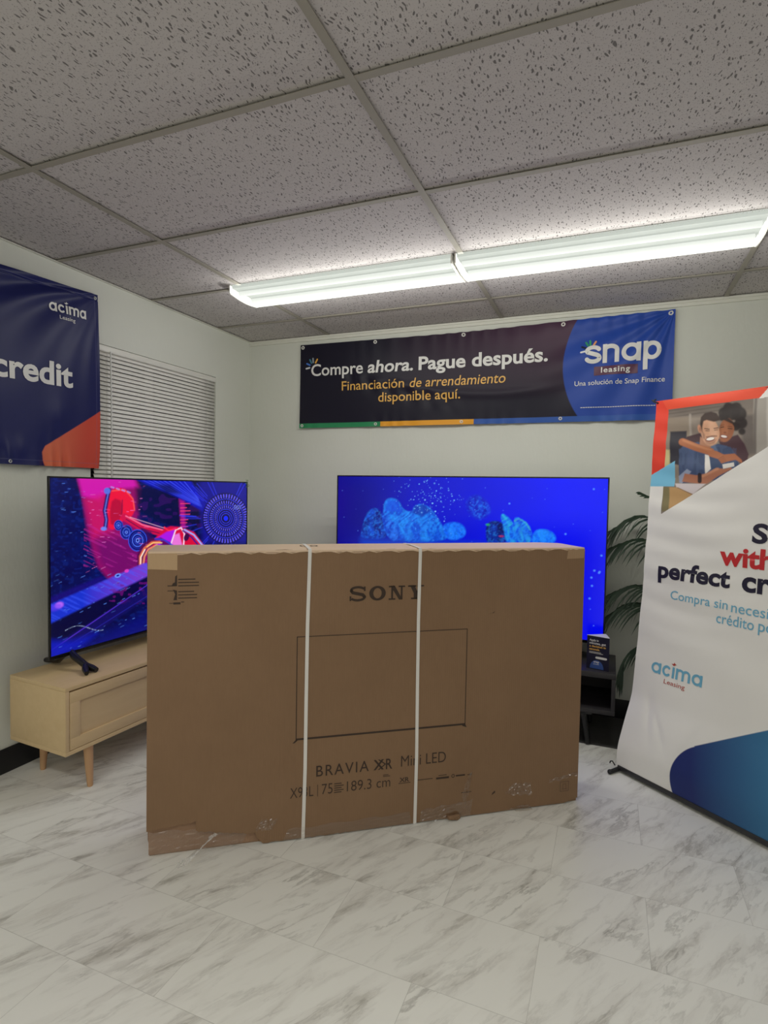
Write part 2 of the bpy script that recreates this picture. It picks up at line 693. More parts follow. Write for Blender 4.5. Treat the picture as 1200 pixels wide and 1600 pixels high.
M_glassdark = mat('window_glass', rgb(16, 18, 26), 0.08)

# ------------------------------------------------------------------ room shell
CEIL = 2.4233
XL, YB = -2.5626, 3.6128
XR, YF = 3.0, -2.6
GX, GY = -0.6747, 0.784

bm = bmesh.new()
bm_box(bm, (XL - 0.15, YF - 0.1, -0.1), (XR + 0.1, YB + 0.1, 0))
struct(from_bm('floor', bm, M_floor))
struct(box('wall_back', (XL - 0.15, YB, 0), (XR + 0.1, YB + 0.1, CEIL + 0.2), M_wall))
struct(box('wall_right', (XR, YF, 0), (XR + 0.1, YB, CEIL + 0.2), M_wall))
struct(box('wall_front', (XL - 0.15, YF - 0.1, 0), (XR + 0.1, YF, CEIL + 0.2), M_wall))
WY0, WY1, WZ0, WZ1 = 2.2, 3.215, 1.12, 2.092      # window opening in the left wall
bm = bmesh.new()
bm_box(bm, (XL - 0.15, YF, 0), (XL, WY0, CEIL + 0.2))
bm_box(bm, (XL - 0.15, WY1, 0), (XL, YB, CEIL + 0.2))
bm_box(bm, (XL - 0.15, WY0, 0), (XL, WY1, WZ0))
bm_box(bm, (XL - 0.15, WY0, WZ1), (XL, WY1, CEIL + 0.2))
struct(from_bm('wall_left', bm, M_wall))

# ceiling: tiles lying on a hung grid
bm = bmesh.new()
xs = [GX + 1.2192 * i for i in range(-1, 4)]
xs = [XL - 0.01] + [x for x in xs if XL < x < XR] + [XR + 0.01]
ys = [GY + 0.6096 * j for j in range(-6, 6)]
ys = [YF - 0.01] + [y for y in ys if YF < y < YB - 0.05] + [YB + 0.01]
for a, b in zip(xs, xs[1:]):
    for c, d in zip(ys, ys[1:]):
        dz = random.uniform(0, 0.003)
        bm_box(bm, (a + 0.004, c + 0.004, CEIL + 0.006 + dz), (b - 0.004, d - 0.004, CEIL + 0.024))
ceil_o = struct(from_bm('ceiling', bm, M_tile))
bm = bmesh.new()
for x in xs[1:-1]:
    bm_box(bm, (x - 0.012, YF, CEIL - 0.001), (x + 0.012, YB, CEIL + 0.001))
    bm_box(bm, (x - 0.003, YF, CEIL), (x + 0.003, YB, CEIL + 0.03))
for y in ys[1:-1]:
    bm_box(bm, (XL, y - 0.012, CEIL), (XR, y + 0.012, CEIL + 0.002))
    bm_box(bm, (XL, y - 0.003, CEIL), (XR, y + 0.003, CEIL + 0.03))
from_bm('ceiling_grid', bm, M_tbar, ceil_o)
box('ceiling_deck', (XL, YF, CEIL + 0.12), (XR, YB, CEIL + 0.14), M_rubber, ceil_o)

# wall angle and moulding under the ceiling, baseboards, floor strip
bm = bmesh.new()
bm_box(bm, (XL, YB - 0.012, CEIL - 0.03), (XR, YB, CEIL + 0.002), 0.003)
bm_box(bm, (XL, YB - 0.02, CEIL - 0.012), (XR, YB, CEIL + 0.002), 0.003)
struct(from_bm('trim_1', bm, M_trim))
struct(box('trim_2', (XL, YF, CEIL - 0.002), (XL + 0.018, YB, CEIL + 0.001), M_trim))
bm = bmesh.new()
for sx in (-1.566, 0.78):
    bm_box(bm, (sx - 0.004, YB - 0.0025, 0.11), (sx + 0.004, YB, CEIL - 0.03))
struct(from_bm('trim_3', bm, M_wall))
struct(box('baseboard_back', (XL, YB - 0.01, 0), (XR, YB, 0.115), M_rubber, bev=0.003))
struct(box('baseboard_left', (XL, YF, 0), (XL + 0.01, YB, 0.115), M_rubber, bev=0.003))
struct(box('trim_4', (-1.3, 3.165, 0.0), (1.4, YB - 0.01, 0.003), M_mat))

# window behind the blind
wn = bpy.data.objects.new('window_1', None)
COL.objects.link(wn)
struct(wn)
bm = bmesh.new()
x0, x1 = XL - 0.13, XL - 0.09
bm_box(bm, (x0, WY0, WZ0), (x1, WY1, WZ0 + 0.05))
bm_box(bm, (x0, WY0, WZ1 - 0.05), (x1, WY1, WZ1))
bm_box(bm, (x0, WY0, WZ0 + .05), (x1, WY0 + 0.05, WZ1 - .05))
bm_box(bm, (x0, WY1 - 0.05, WZ0 + .05), (x1, WY1, WZ1 - .05))
bm_box(bm, (x0, 2.68, WZ0 + .05), (x1, 2.73, WZ1 - .05))
from_bm('window_frame', bm, M_white_paint, wn)
box('window_pane', (XL - 0.115, WY0 + 0.05, WZ0 + 0.05), (XL - 0.105, WY1 - 0.05, WZ1 - 0.05), M_glassdark, wn)

# ------------------------------------------------------------------ white blind
bl = empty('window_blind', (XL, 2.7, WZ1), 'white slatted blind half covered by the blue banner above the left television', 'blind')
BY0, BY1 = 2.225, 3.2135
box('headrail', (XL - 0.03, BY0, 2.055), (XL + 0.006, BY1, 2.088), M_white_paint, bl, 0.003)
bm = bmesh.new()
z = 2.046
nsl = 0
sw = 0.0135
tilt = math.radians(70)
while z > 1.185:
    # a gently crowned slat, tilted nearly shut
    prof = []
    for q in np.linspace(-1, 1, 5):
        a = q * sw
        cr_ = 0.0016 * (1 - q * q)
        prof.append((XL - 0.012 + a * math.cos(tilt) + cr_ * math.sin(tilt), z - a * math.sin(tilt) * 0.86 + cr_ * math.cos(tilt)))
    jit = random.uniform(-0.0008, 0.0008)
    rows = []
    for y in np.linspace(BY0 + 0.004, BY1, 7):
        dr = jit * math.sin(3 * y)
        rows.append([bm.verts.new((p[0], y, p[1] + dr)) for p in prof])
    for a, b in zip(rows, rows[1:]):
        for i in range(4):
            bm.faces.new((a[i], a[i + 1], b[i + 1], b[i]))
    z -= 0.0228
slats = from_bm('slats', bm, M_slat, bl, smooth=True)
sm = slats.modifiers.new('thickness', 'SOLIDIFY')
sm.thickness = 0.0006
box('bottom_rail', (XL - 0.022, BY0 + 0.004, 1.15), (XL - 0.002, BY1, 1.172), M_white_paint, bl, 0.003)
for y in (2.295, 2.345, 3.115):
    bm = bmesh.new()
    zz = np.arange(1.16, 2.056, 0.0228)
    bm_tube(bm, [(XL + 0.004, y, 1.16), (XL + 0.004, y, 2.056)], 0.0007, 5)
    for q in zz:
        bm_box(bm, (XL - 0.02, y - 0.0006, q), (XL + 0.004, y + 0.0006, q + 0.0012))
    from_bm('ladder_cord', bm, M_strap, bl)
M_wand = mat('clear_grey_wand', rgb(214, 214, 212), 0.3)
tube('tilt_wand', [(XL + 0.012, 2.32, 2.06), (XL + 0.016, 2.321, 1.8), (XL + 0.017, 2.322, 1.25)], 0.0042, M_wand, bl, 8)
adopt(bl)

# ------------------------------------------------------------------ blue banner on the left wall
M_vinyl = print_mat('vinyl_print', 0.44, 0.03)
M_vinyl.node_tree.nodes['Principled BSDF'].inputs['Specular IOR Level'].default_value = 0.32
M_sheetprint = print_mat('banner_print', 0.55)
AY0, AY1, AZ0, AZ1 = 0.95, 2.236, 1.424, 2.332


def acima_w(y, z):
    wv = 0.004 * np.sin((AY1 - y) * 9 + z * 3)
    ph = np.arctan2(AZ1 + 0.02 - z, AY1 + 0.02 - y)
    rr = np.hypot(AY1 - y, AZ1 - z)
    wv = wv + 0.0085 * np.sin(ph * 19 + 1.2 * np.sin(rr * 7) + 1.6 * np.sin(ph * 5)) * (0.55 + 0.45 * np.sin(ph * 3.1 + 1)) * np.exp(-((rr - 0.42) / 0.32) ** 2)
    wv = wv + 0.007 * np.exp(-((y - 2.0) / 0.055) ** 2 - ((z - 1.68) / 0.07) ** 2)
    wv = wv + 0.010 * np.exp(-np.clip(z - AZ0, 0, 9) / 0.06) * np.sin(y * 60 + 4 * np.sin(y * 19))
    wv = wv + 0.006 * np.exp(-((y - 1.80) / 0.03) ** 2 - ((z - 1.5) / 0.05) ** 2) + 0.006 * np.exp(-((y - 1.74) / 0.02) ** 2 - ((z - 1.47) / 0.05) ** 2)
    wv = wv - 0.002 * (np.abs(z - (AZ1 - 0.03)) < 0.004)
    return wv


def acima_edge(y, z):
    t = np.clip((y - (AY1 - 0.3)) / 0.3, 0, 1)
    k = np.clip((AZ1 - z) / (AZ1 - AZ0), 0, 1)
    return y + t * (-0.010 + 0.022 * np.sin(k * 2.2)), z + 0.0


def P_acima(y, z, off=0.0):
    wv = acima_w(y, z)
    y2, z2 = acima_edge(y, z)
    z2 = z2 + (y - AY1) * 0.05 * np.clip((z - AZ0) / (AZ1 - AZ0), 0, 1)
    x = XL + 0.022 + wv + off
    return np.stack(np.broadcast_arrays(x, y2, z2), -1)


ab = empty('wall_banner', (XL, 1.6, AZ0), 'dark blue vinyl banner with white lettering and an orange corner on the left wall', 'banner')
U, V = uvgrid(520, 370, AY0, AY1, AZ0, AZ1)
a = Art(U, V, (19, 26, 88))
m1 = a.poly([(1.908, 1.49), (1.925, 1.522), (2.245, 1.735), (2.26, 1.40), (1.94, 1.40), (1.915, 1.45)], (214, 78, 58), soft=0.004)
a.put(m1 * np.clip((2.16 - U) / 0.24, 0, 1), (236, 132, 92), 0.75)
a.poly([(1.935, 1.43), (2.0, 1.56), (2.10, 1.62), (2.02, 1.43)], (214, 78, 58), 0.0, soft=0.09)
for zz in (AZ1 - 0.022, AZ0 + 0.025):
    a.put((np.abs(V - zz) < 0.0012).astype(float), (120, 120, 160), 0.35)
a.put((np.abs(U - (AY1 - 0.022)) < 0.0012).astype(float), (120, 120, 160), 0.35)
print_grid('vinyl_sheet', 520, 370, P_acima, a.C, M_vinyl, ab, AY0, AY1, AZ0, AZ1)
aw, bird = acima_word(1.952, 2.188, 2.155, 0.042, 0.0098)
conform('logo_lettering', aw, P_acima, M_letter, ab, 0.003, 0.008)
conform('logo_bird', bird, P_acima, M_letter, ab, 0.003, 0.008)
conform('logo_caption', text_poly('Leasing', 2.002, 2.157, 2.09, 0.018), P_acima, M_letter, ab, 0.003, 0.008)
words('headline_lettering', text_poly('credit', 1.677, 1.828, 2.07, 0.112, 0.028), P_acima, M_letter, ab, 0.003, 0.008)


def eyelet(P, u, v, parent, r=0.011, m=None):
    n = 18
    vs, fs = [], []
    for k_ in range(n):
        t = 2 * PI * k_ / n
        for rr, of in ((r, 0.001), (r * .85, 0.003), (r * .5, 0.003), (r * .42, 0.0008)):
            vs.append(P(u + rr * math.cos(t), v + rr * math.sin(t), of))
    for k_ in range(n):
        q = (k_ + 1) % n
        for j in range(3):
            fs.append((k_ * 4 + j, q * 4 + j, q * 4 + j + 1, k_ * 4 + j + 1))
    c = len(vs)
    mesh('eyelet', vs, fs, m or M_eyelet, parent, True)
    vs = [P(u + r * .42 * math.cos(2 * PI * k_ / n), v + r * .42 * math.sin(2 * PI * k_ / n), 0.001) for k_ in range(n)]
    return


for u, v in ((AY1 - 0.018, AZ1 - 0.02), (1.62, AZ1 - 0.02), (1.745, AZ0 + 0.014), (1.0, AZ1 - 0.02)):
    eyelet(P_acima, u, v, ab, 0.009, M_chrome)
adopt(ab)

# ------------------------------------------------------------------ wide banner on the back wall
SX0, SX1, SZ0, SZ1 = -2.117, 0.300, 1.768, 2.375


def snap_w(x, z):
    wv = 0.0035 * np.sin(x * 5 + z * 4)
    d = SZ1 - z
    wv = wv + 0.0050 * np.exp(-np.clip(d, 0, 9) / 0.10) * np.sin(x * 58 + 3 * np.sin(x * 7)) * np.clip((x + 1.75) / 0.5, 0, 1)
    ph = np.arctan2(SZ1 - z, SX1 - x)
    rr = np.hypot(SX1 - x, SZ1 - z)
    wv = wv + 0.0075 * np.sin(ph * 16 + 1.0) * np.exp(-((rr - 0.45) / 0.42) ** 2)
    wv = wv + 0.006 * np.exp(-((z - 2.12 + 0.16 * np.sin((x + 1.6) * 1.7)) / 0.03) ** 2) * np.clip((x + 1.7) / 0.4, 0, 1) * np.clip((-0.2 - x) / 0.3, 0, 1)
    wv = wv + 0.005 * np.exp(-((z - 1.98 + 0.30 * (x + 1.25)) / 0.05) ** 2) * np.sin(x * 45) * np.clip((x + 1.9) / 0.2, 0, 1) * np.clip((-0.85 - x) / 0.3, 0, 1)
    wv = wv + 0.004 * np.exp(-np.clip(z - SZ0, 0, 9) / 0.04) * np.sin(x * 40 + 5 * np.sin(x * 9))
    return wv


def P_snap(x, z, off=0.0):
    k_ = np.clip((x - SX0) / (SX1 - SX0), 0, 1)
    t = np.clip((z - SZ0) / (SZ1 - SZ0), 0, 1)
    z2 = z + t * (-0.008 + 0.014 * k_ - 0.022 * np.sin(k_ * PI) * 0.7) + (1 - t) * (0.003 - 0.008 * k_)
    y = YB - 0.02 - snap_w(x, z) - off
    return np.stack(np.broadcast_arrays(x, y, z2), -1)


sb = empty('wall_banner', (-0.9, YB, SZ0), 'wide dark banner with a blue disc hung high on the back wall', 'banner')
U, V = uvgrid(900, 226, SX0, SX1, SZ0, SZ1)
a = Art(U, V, (18, 14, 36))
a.put(np.clip((U + 1.5) / 1.3, 0, 1) * np.clip((V - 1.9) / 0.4, 0, 1), (88, 52, 78), 0.7)  # plum sheen of the lit vinyl, put into the print colour at upper right
cxs, czs, rs = 0.235, 2.10, 0.532
a.ell(cxs, czs, rs, rs, (38, 74, 168), soft=0.004)
bars = [(SX0, -1.485, (46, 142, 92)), (-1.485, -0.836, (238, 166, 48)), (-0.836, SX1, (52, 92, 172))]
for x0, x1, c in bars:
    a.put(((V < SZ0 + 0.034) & (U >= x0) & (U < x1)).astype(float), c)
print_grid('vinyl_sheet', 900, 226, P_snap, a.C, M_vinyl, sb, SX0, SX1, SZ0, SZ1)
hd = []
hd += text_poly('Compre', -2.026, 2.146, -1.618, 0.084, 0.014)
hd += text_poly('ahora.', -1.583, 2.146, -1.253, 0.084, 0.022, 0.12)
hd += text_poly('Pague después.', -1.214, 2.146, -0.387, 0.088, 0.026)
words('headline_lettering', hd, P_snap, M_letter, sb, 0.003, 0.008, 0.022)
words('subline_lettering', text_poly('Financiación', -1.780, 2.031, -1.312, 0.064, 0.004) + text_poly('de arrendamiento', -1.272, 2.029, -0.640, 0.064, 0.004, 0.14) + text_poly('disponible aquí.', -1.500, 1.940, -0.928, 0.064, 0.006), P_snap, M_amber, sb, 0.003, 0.008, 0.014)
conform('logo_lettering', snap_word(-0.168, 2.108, 0.236, 0.106, 0.024, 0.055), P_snap, M_letter, sb, 0.003, 0.008)
M_pill = mat('plum_print', rgb(92, 46, 74), 0.4)
conform('logo_plate', [rectp(-0.121, 2.037, 0.116, 2.090)], P_snap, M_pill, sb, 0.002, 0.008)
conform('logo_caption', text_poly('leasing', -0.082, 2.052, 0.075, 0.032, 0.02, 0, 1.15), P_snap, M_letter, sb, 0.004, 0.008)
words('tagline_lettering', text_poly('Una solución de Snap Finance', -0.228, 1.982, 0.259, 0.029, 0.004), P_snap, M_letter, sb, 0.003, 0.008, 0.006)
conform('small_print', [rectp(-0.19 + q * 0.0136, 1.8485, -0.19 + q * 0.0136 + 0.011, 1.8525) for q in range(30)], P_snap, M_letter, sb, 0.003, 0.008)
SPC = [rgb(225, 225, 230), rgb(70, 120, 210), rgb(70, 130, 150), rgb(150, 160, 170), rgb(240, 180, 70)]
SPC2 = [rgb(235, 235, 240), rgb(20, 30, 60), rgb(50, 150, 110), rgb(60, 170, 110), rgb(240, 170, 110)]
for (cx, cy_, s_, cols) in ((-2.008, 2.212, 0.06, SPC), (-0.142, 2.188, 0.055, SPC2)):
    for q, (st, c) in enumerate(zip(spark(cx, cy_, s_), cols)):
        conform('logo_spark', st, P_snap, mat('spark_print', c, 0.4), sb, 0.002)
for u, v in ((-2.097, 2.355), (-1.529, 2.357), (-0.916, 2.357), (-0.302, 2.357), (0.278, 2.357), (-2.097, 1.786), (-1.52, 1.786), (-0.916, 1.786), (-0.304, 1.79), (0.28, 1.79)):
    eyelet(P_snap, u, v, sb, 0.013 if v > 2 else 0.011)
adopt(sb)

# ------------------------------------------------------------------ ceiling lamps
LY0, LY1 = 2.55, 2.81
M_lens = bpy.data.materials.new('ribbed_lens')
M_lens.use_nodes = True
t = M_lens.node_tree
t.nodes.remove(t.nodes['Principled BSDF'])
out = t.nodes['Material Output']
em = t.nodes.new('ShaderNodeEmission')
em.inputs[0].default_value = (0.93, 1.0, 0.90, 1)
em.inputs[1].default_value = LENS_GLOW
tr = t.nodes.new('ShaderNodeBsdfTransparent')
tr.inputs[0].default_value = (1, 1, 1, 1)
mx = t.nodes.new('ShaderNodeAddShader')
t.links.new(em.outputs[0], mx.inputs[0])
t.links.new(tr.outputs[0], mx.inputs[1])
t.links.new(mx.outputs[0], out.inputs[0])
M_housing = mat('lamp_housing', rgb(70, 72, 70), 0.8)
M_tube = mat('fluorescent_tube', (0.05, 0.05, 0.05), 0.8)
M_tube.node_tree.nodes['Principled BSDF'].inputs['Emission Color'].default_value = (1, 1, 0.95, 1)
M_tube.node_tree.nodes['Principled BSDF'].inputs['Emission Strength'].default_value = 0.30


def lamp(x0, x1, label):
    root = empty('ceiling_lamp', ((x0 + x1) / 2, (LY0 + LY1) / 2, CEIL), label, 'lamp', 'end to end ceiling lamps')
    box('housing', (x0 + 0.004, LY0 + 0.02, CEIL - 0.012), (x1 - 0.004, LY1 - 0.02, CEIL + 0.001), M_housing, root)
    prof = [(LY0, CEIL - 0.001), (LY0, CEIL - 0.036), (LY0 + 0.004, CEIL - 0.041)]
    for q in np.linspace(0.03, 0.97, 11):
        prof.append((LY0 + q * (LY1 - LY0), CEIL - 0.042 - 0.011 * math.sin(q * PI)))
    prof += [(LY1 - 0.004, CEIL - 0.041), (LY1, CEIL - 0.036), (LY1, CEIL - 0.001)]
    vs = [(x, p[0], p[1]) for x in (x0 + 0.006, x1 - 0.006) for p in prof]
    n = len(prof)
    mesh('lens', vs, [(i, i + 1, n + i + 1, n + i) for i in range(n - 1)], M_lens, root, True)
    for xa, xb in ((x0, x0 + 0.006), (x1 - 0.006, x1)):
        vv = [(xa, p[0] + (0.002 if p[0] > 2.68 else -0.002), p[1] - 0.0015) for p in prof] + [(xb, p[0] + (0.002 if p[0] > 2.68 else -0.002), p[1] - 0.0015) for p in prof]
        mesh('end_cap', vv, [(i, i + 1, n + i + 1, n + i) for i in range(n - 1)] + [tuple(range(n)), tuple(range(2 * n - 1, n - 1, -1))], M_white_paint, root)
    for y in (LY0 + 0.07, LY1 - 0.07):
        tube('lamp_tube', [(x0 + 0.02, y, CEIL - 0.027), (x1 - 0.02, y, CEIL - 0.027)], 0.0127, M_tube, root, 12)
    adopt(root)
    for y in (LY0 + 0.07, LY1 - 0.07):          # the light of the two tubes
        for i in range(7):
            for kind, share in (('POINT', 0.6), ('SPOT', 0.85)):      # all round, and stronger downwards
                l = bpy.data.lights.new('lamp_light', kind)
                l.energy = LAMP_W / 14 * share
                l.color = LAMP_COL
                l.shadow_soft_size = 0.0
                if kind == 'SPOT':
                    l.spot_size = math.radians(142)
                    l.spot_blend = 0.7
                o = link(bpy.data.objects.new('lamp_light', l), None)
                o.location = (x0 + (x1 - x0) * (i + .5) / 7, y, CEIL - 0.13)
    return root


lamp(-1.948, -0.712, 'white fluorescent ceiling lamp whose free end points at the left wall')
lamp(-0.700, 0.528, 'white fluorescent ceiling lamp over the right half of the wide dark banner')

# ------------------------------------------------------------------ televisions
M_screen = print_mat('lit_screen', 0.25, emit=1.0)


def tv(name, A, B, zb, zt, label, art_fn, quad, nu, feet, foot_z):
    """A, B: floor points under the left and right edge seen from the front"""
    A, B = Vector((*A, 0)), Vector((*B, 0))
    L = (B - A).length
    ex = (B - A).normalized()
    ey = Vector((-ex.y, ex.x, 0))          # pointing away from the viewer
    Mx = Matrix(((ex.x, ey.x, 0, A.x), (ex.y, ey.y, 0, A.y), (0, 0, 1, 0), (0, 0, 0, 1)))
    root = empty(name, Mx @ Vector((L / 2, 0.02, zb)), label, 'television')
    Hh = zt - zb
    bz = 0.008
    bm = bmesh.new()
    bm_box(bm, (0, 0.003, zb), (L, 0.011, zt), 0.002, Mx)
    bm_box(bm, (0.04, 0.01, zb + .004), (L - .04, 0.028, zt - .03), 0.006, Mx)
    bm_box(bm, (0.12, 0.026, zb + 0.01), (L - 0.12, 0.066, zb + Hh * 0.62), 0.012, Mx)
    from_bm('housing', bm, M_blackplastic, root, True, 40)
    bm = bmesh.new()
    bm_box(bm, (0, -0.001, zb), (L, 0.006, zb + 0.016), 0.001, Mx)
    bm_box(bm, (0, -0.001, zt - bz), (L, 0.006, zt), 0.001, Mx)
    bm_box(bm, (0, -0.001, zb + .016), (bz, 0.006, zt - bz), 0.001, Mx)
    bm_box(bm, (L - bz, -0.001, zb + .016), (L, 0.006, zt - bz), 0.001, Mx)
    from_bm('bezel', bm, M_blackgloss, root, True, 40)
    nv = int(nu * (Hh - .024) / (L - 2 * bz))
    u0_, u1_, v0_, v1_ = bz, L - bz, zb + .016, zt - bz
    U, V = uvgrid(nu, nv, u0_, u1_, v0_, v1_)
    Hm = homography([(u0_, v1_), (u1_, v1_), (u1_, v0_), (u0_, v0_)], quad)
    X, Y = hmap(Hm, U, V)
    C = art_fn(X, Y, (U - u0_) / (u1_ - u0_), (V - v0_) / (v1_ - v0_))

    def P(u, v):
        return np.stack([A.x + ex.x * u - ey.x * -0.002, A.y + ex.y * u - ey.y * -0.002, v], -1)
    print_grid('screen', nu, nv, P, C, M_screen, root, u0_, u1_, v0_, v1_)
    for fx in feet:
        bm = bmesh.new()
        for sgn, reach in ((-1, 0.155), (1, 0.185)):
            pts = [(fx, 0.012, zb + 0.012), (fx - 0.01, 0.012 + sgn * 0.035, zb - 0.004), (fx - 0.005, sgn * 0.09, foot_z + (zb - foot_z) * 0.42), (fx, sgn * (reach - .03), foot_z + 0.018), (fx, sgn * reach, foot_z + 0.0135)]
            bm_tube(bm, [Mx @ Vector(p) for p in pts], [0.014, 0.016, 0.015, 0.015, 0.011], 8)
        if name:
            pts = [(fx + 0.0, -0.085, foot_z + (zb - foot_z) * 0.42), (fx - 0.03, -0.12, foot_z + 0.019), (fx - 0.052, -0.155, foot_z + 0.0125)]
            bm_tube(bm, [Mx @ Vector(p) for p in pts], [0.015, 0.015, 0.010], 8)
        from_bm('foot', bm, M_blackplastic, root, True, 60)
    adopt(root)
    return root, Mx


def art_space(X, Y, U, V):
    """racing scene in red, violet and blue on the left screen"""
    x, y = (X - 60) * 3.53, (Y - 730) * 3.53
    a = Art(x, y, (8, 6, 62))
    n1, n2, n3 = vnoise(x, y, 40, 26, 1), vnoise(x, y, 16, 11, 2), vnoise(x + y * .6, y - x * .45, 120, 7, 3)
    a.put(n1, (6, 22, 96), .6)
    a.put((n2 > .72) * 1.0, (14, 40, 130), .35)
    # violet and crimson wall
    pts = [(205, 60), (530, 72), (560, 130), (545, 300), (640, 420), (600, 560), (400, 640), (330, 560), (300, 470), (262, 330), (240, 190)]
    a.poly(pts, (142, 10, 92), soft=22)
    a.poly([(210, 60), (520, 66), (540, 118), (390, 130), (330, 200), (240, 170)], (216, 22, 176), .85, soft=24)
    a.poly([(250, 190), (390, 150), (400, 360), (300, 400)], (206, 20, 92), .8, soft=40)
    a.poly([(320, 420), (520, 380), (590, 470), (570, 550), (420, 610), (345, 540)], (104, 12, 96), .75, soft=40)
    m = ((n3 > .66) & (x > 250) & (x < 600) & (y > 330) & (y < 560)) * 1.0
    a.put(m, (190, 40, 150), .35)
    # dark middle with purple glow
    a.poly([(530, 118), (860, 150), (900, 330), (700, 330), (540, 250)], (10, 8, 48), .9, soft=26)
    a.put((vnoise(x, y, 34, 20, 8) > .6) * ((x > 540) & (x < 900) & (y > 130) & (y < 340)), (50, 10, 92), .6)
    a.poly([(770, 180), (800, 190), (806, 340), (782, 340)], (176, 16, 140), .8, soft=14)
    for q in range(7):
        yy = 205 + q * 22 + rng.uniform(-5, 5)
        a.line([(778, yy), (800 + rng.uniform(5, 35), yy - 2)], 4, (255, 70, 110), .8, 2)
    # blue beams at the top
    a.poly([(500, 60), (830, 70), (925, 225), (900, 245), (760, 170)], (16, 24, 196), .85, soft=14)
    for q in range(9):
        xs_ = 545 + q * 30
        a.line([(xs_, 66), (900 - q * 3, 226 - q * 6)], 2.5 + (q % 3), (70, 90, 255), .7, 2)
    a.poly([(640, 100), (720, 100), (780, 150), (700, 150)], (8, 8, 40), .75, soft=20)
    # ribbed spiral at the right
    a.poly([(880, 60), (1160, 66), (1160, 420), (900, 420)], (20, 16, 150), .8, soft=30)
    for q in range(26):
        t_ = rng.uniform(0, 2 * PI)
        r1 = rng.uniform(130, 170)
        a.line([(1028 + r1 * math.cos(t_), 285 + r1 * math.sin(t_)), (1028 + (r1 + 90) * math.cos(t_), 285 + (r1 + 90) * math.sin(t_))], 4, (50, 60, 250), .6, 3)
    a.ell(1028, 285, 128, 142, (14, 10, 70), .95, soft=8)
    th = np.arctan2(y - 285, x - 1028)
    rr = np.sqrt(((x - 1028) / 128) ** 2 + ((y - 285) / 142) ** 2)
    teeth = ((np.sin(th * 52) > 0) & (rr > .80) & (rr < .96)) | ((np.sin(th * 44) > 0.2) & (rr > .58) & (rr < .70)) | ((np.sin(th * 36) > 0.2) & (rr > .40) & (rr < .5))
    a.put(teeth * 1.0, (92, 84, 240), .9)
    for q in (.76, .54, .36, .27, .19):
        a.ring(1028, 285, 128 * q, 142 * q, 4, (48, 52, 226), .9)
    a.ell(1028, 285, 12, 14, (20, 40, 255))
    for q in range(3):
        a.line([(1072, 216 + q * 8), (1112, 214 + q * 8)], 2.5, (150, 170, 255), .6, 1.5)
    # crimson cowl
    a.poly([(390, 140), (430, 118), (478, 130), (520, 178), (530, 245), (505, 290), (468, 292), (448, 335), (388, 365), (374, 268), (384, 175)], (236, 18, 44), soft=8, rnd=2)
    a.poly([(404, 178), (462, 196), (456, 292), (400, 344), (388, 260)], (176, 8, 36), .9, soft=10, rnd=1)
    a.line([(458, 190), (456, 290)], 6, (120, 10, 50), .8, 3)
    a.line([(400, 140), (470, 132), (516, 182), (526, 246)], 6, (255, 96, 84), .7, 4)
    for w_, c in ((24, (14, 18, 84)), (11, (40, 56, 160)), (4, (110, 132, 226))):
        a.line([(384, 134), (374, 182), (362, 250), (372, 300), (366, 345)], w_, c, .9, 4)
    a.ell(374, 140, 18, 18, (90, 110, 220), soft=5)
    a.ell(358, 350, 16, 11, (110, 130, 240), soft=5)
    for q in range(4):
        a.line([(396 + q * 30, 118 + q * 8), (410 + q * 30, 122 + q * 9)], 8, (170, 150, 240), .7, 4)
    # arm, rollers and hull
    a.line([(470, 284), (560, 338), (690, 372)], 40, (206, 14, 62), 1, 5)
    a.line([(478, 278), (570, 326), (700, 358)], 7, (255, 110, 150), .9, 3)
    a.line([(480, 296), (560, 346), (690, 378)], 5, (70, 6, 60), .9, 3)
    a.line([(500, 284), (720, 352)], 3, (255, 190, 220), .8, 2)
    a.poly([(560, 340), (620, 366), (640, 420), (570, 420)], (20, 14, 80), .9, soft=10)
    for cx, cy_, r in ((440, 330, 24), (484, 368, 34), (547, 412, 52)):
        a.ell(cx, cy_, r, r * 1.18, (14, 16, 92), soft=4)
        for q, c in ((.95, (54, 76, 214)), (.72, (30, 40, 150)), (.55, (76, 110, 240)), (.33, (40, 60, 190)), (.16, (110, 140, 255))):
            a.ring(cx - r * .06, cy_, r * q, r * q * 1.18, max(3, r * .1), c, .95)
    a.poly([(690, 345), (725, 332), (775, 336), (852, 362), (905, 432), (905, 470), (640, 470), (620, 420)], (214, 10, 52), soft=7)
    a.poly([(640, 405), (700, 365), (752, 342), (728, 440), (640, 450)], (168, 24, 232), .95, soft=10)
    a.poly([(720, 450), (744, 380), (772, 370), (792, 450)], (236, 120, 220), .95, soft=8)
    a.line([(726, 432), (752, 352), (782, 340), (800, 372), (796, 436)], 7, (255, 214, 245), .95, 4)
    a.line([(690, 338), (712, 356), (760, 344)], 8, (255, 40, 60), .95, 3)
    a.line([(800, 350), (852, 378), (900, 436)], 9, (150, 170, 255), .95, 4)
    a.line([(792, 356), (840, 392), (880, 440)], 9, (20, 20, 130), .9, 3)
    a.ell(812, 392, 14, 22, (60, 8, 60), rot=20, soft=4)
    # golden hoop
    hoop = [(560, 556), (558, 500), (578, 452), (620, 418), (668, 412), (712, 434)]
    a.line(hoop, 34, (86, 10, 60), .9, 5)
    a.line([(560, 552), (560, 500), (582, 456), (622, 424), (664, 420)], 14, (236, 110, 60), .9, 6)
    a.line([(561, 540), (562, 505), (584, 462)], 6, (255, 240, 220), .95, 4)
    a.line([(596, 446), (630, 424), (676, 424)], 6, (255, 200, 120), .95, 4)
    a.line([(576, 548), (582, 500), (604, 460), (650, 436)], 9, (250, 150, 90), .8, 5)
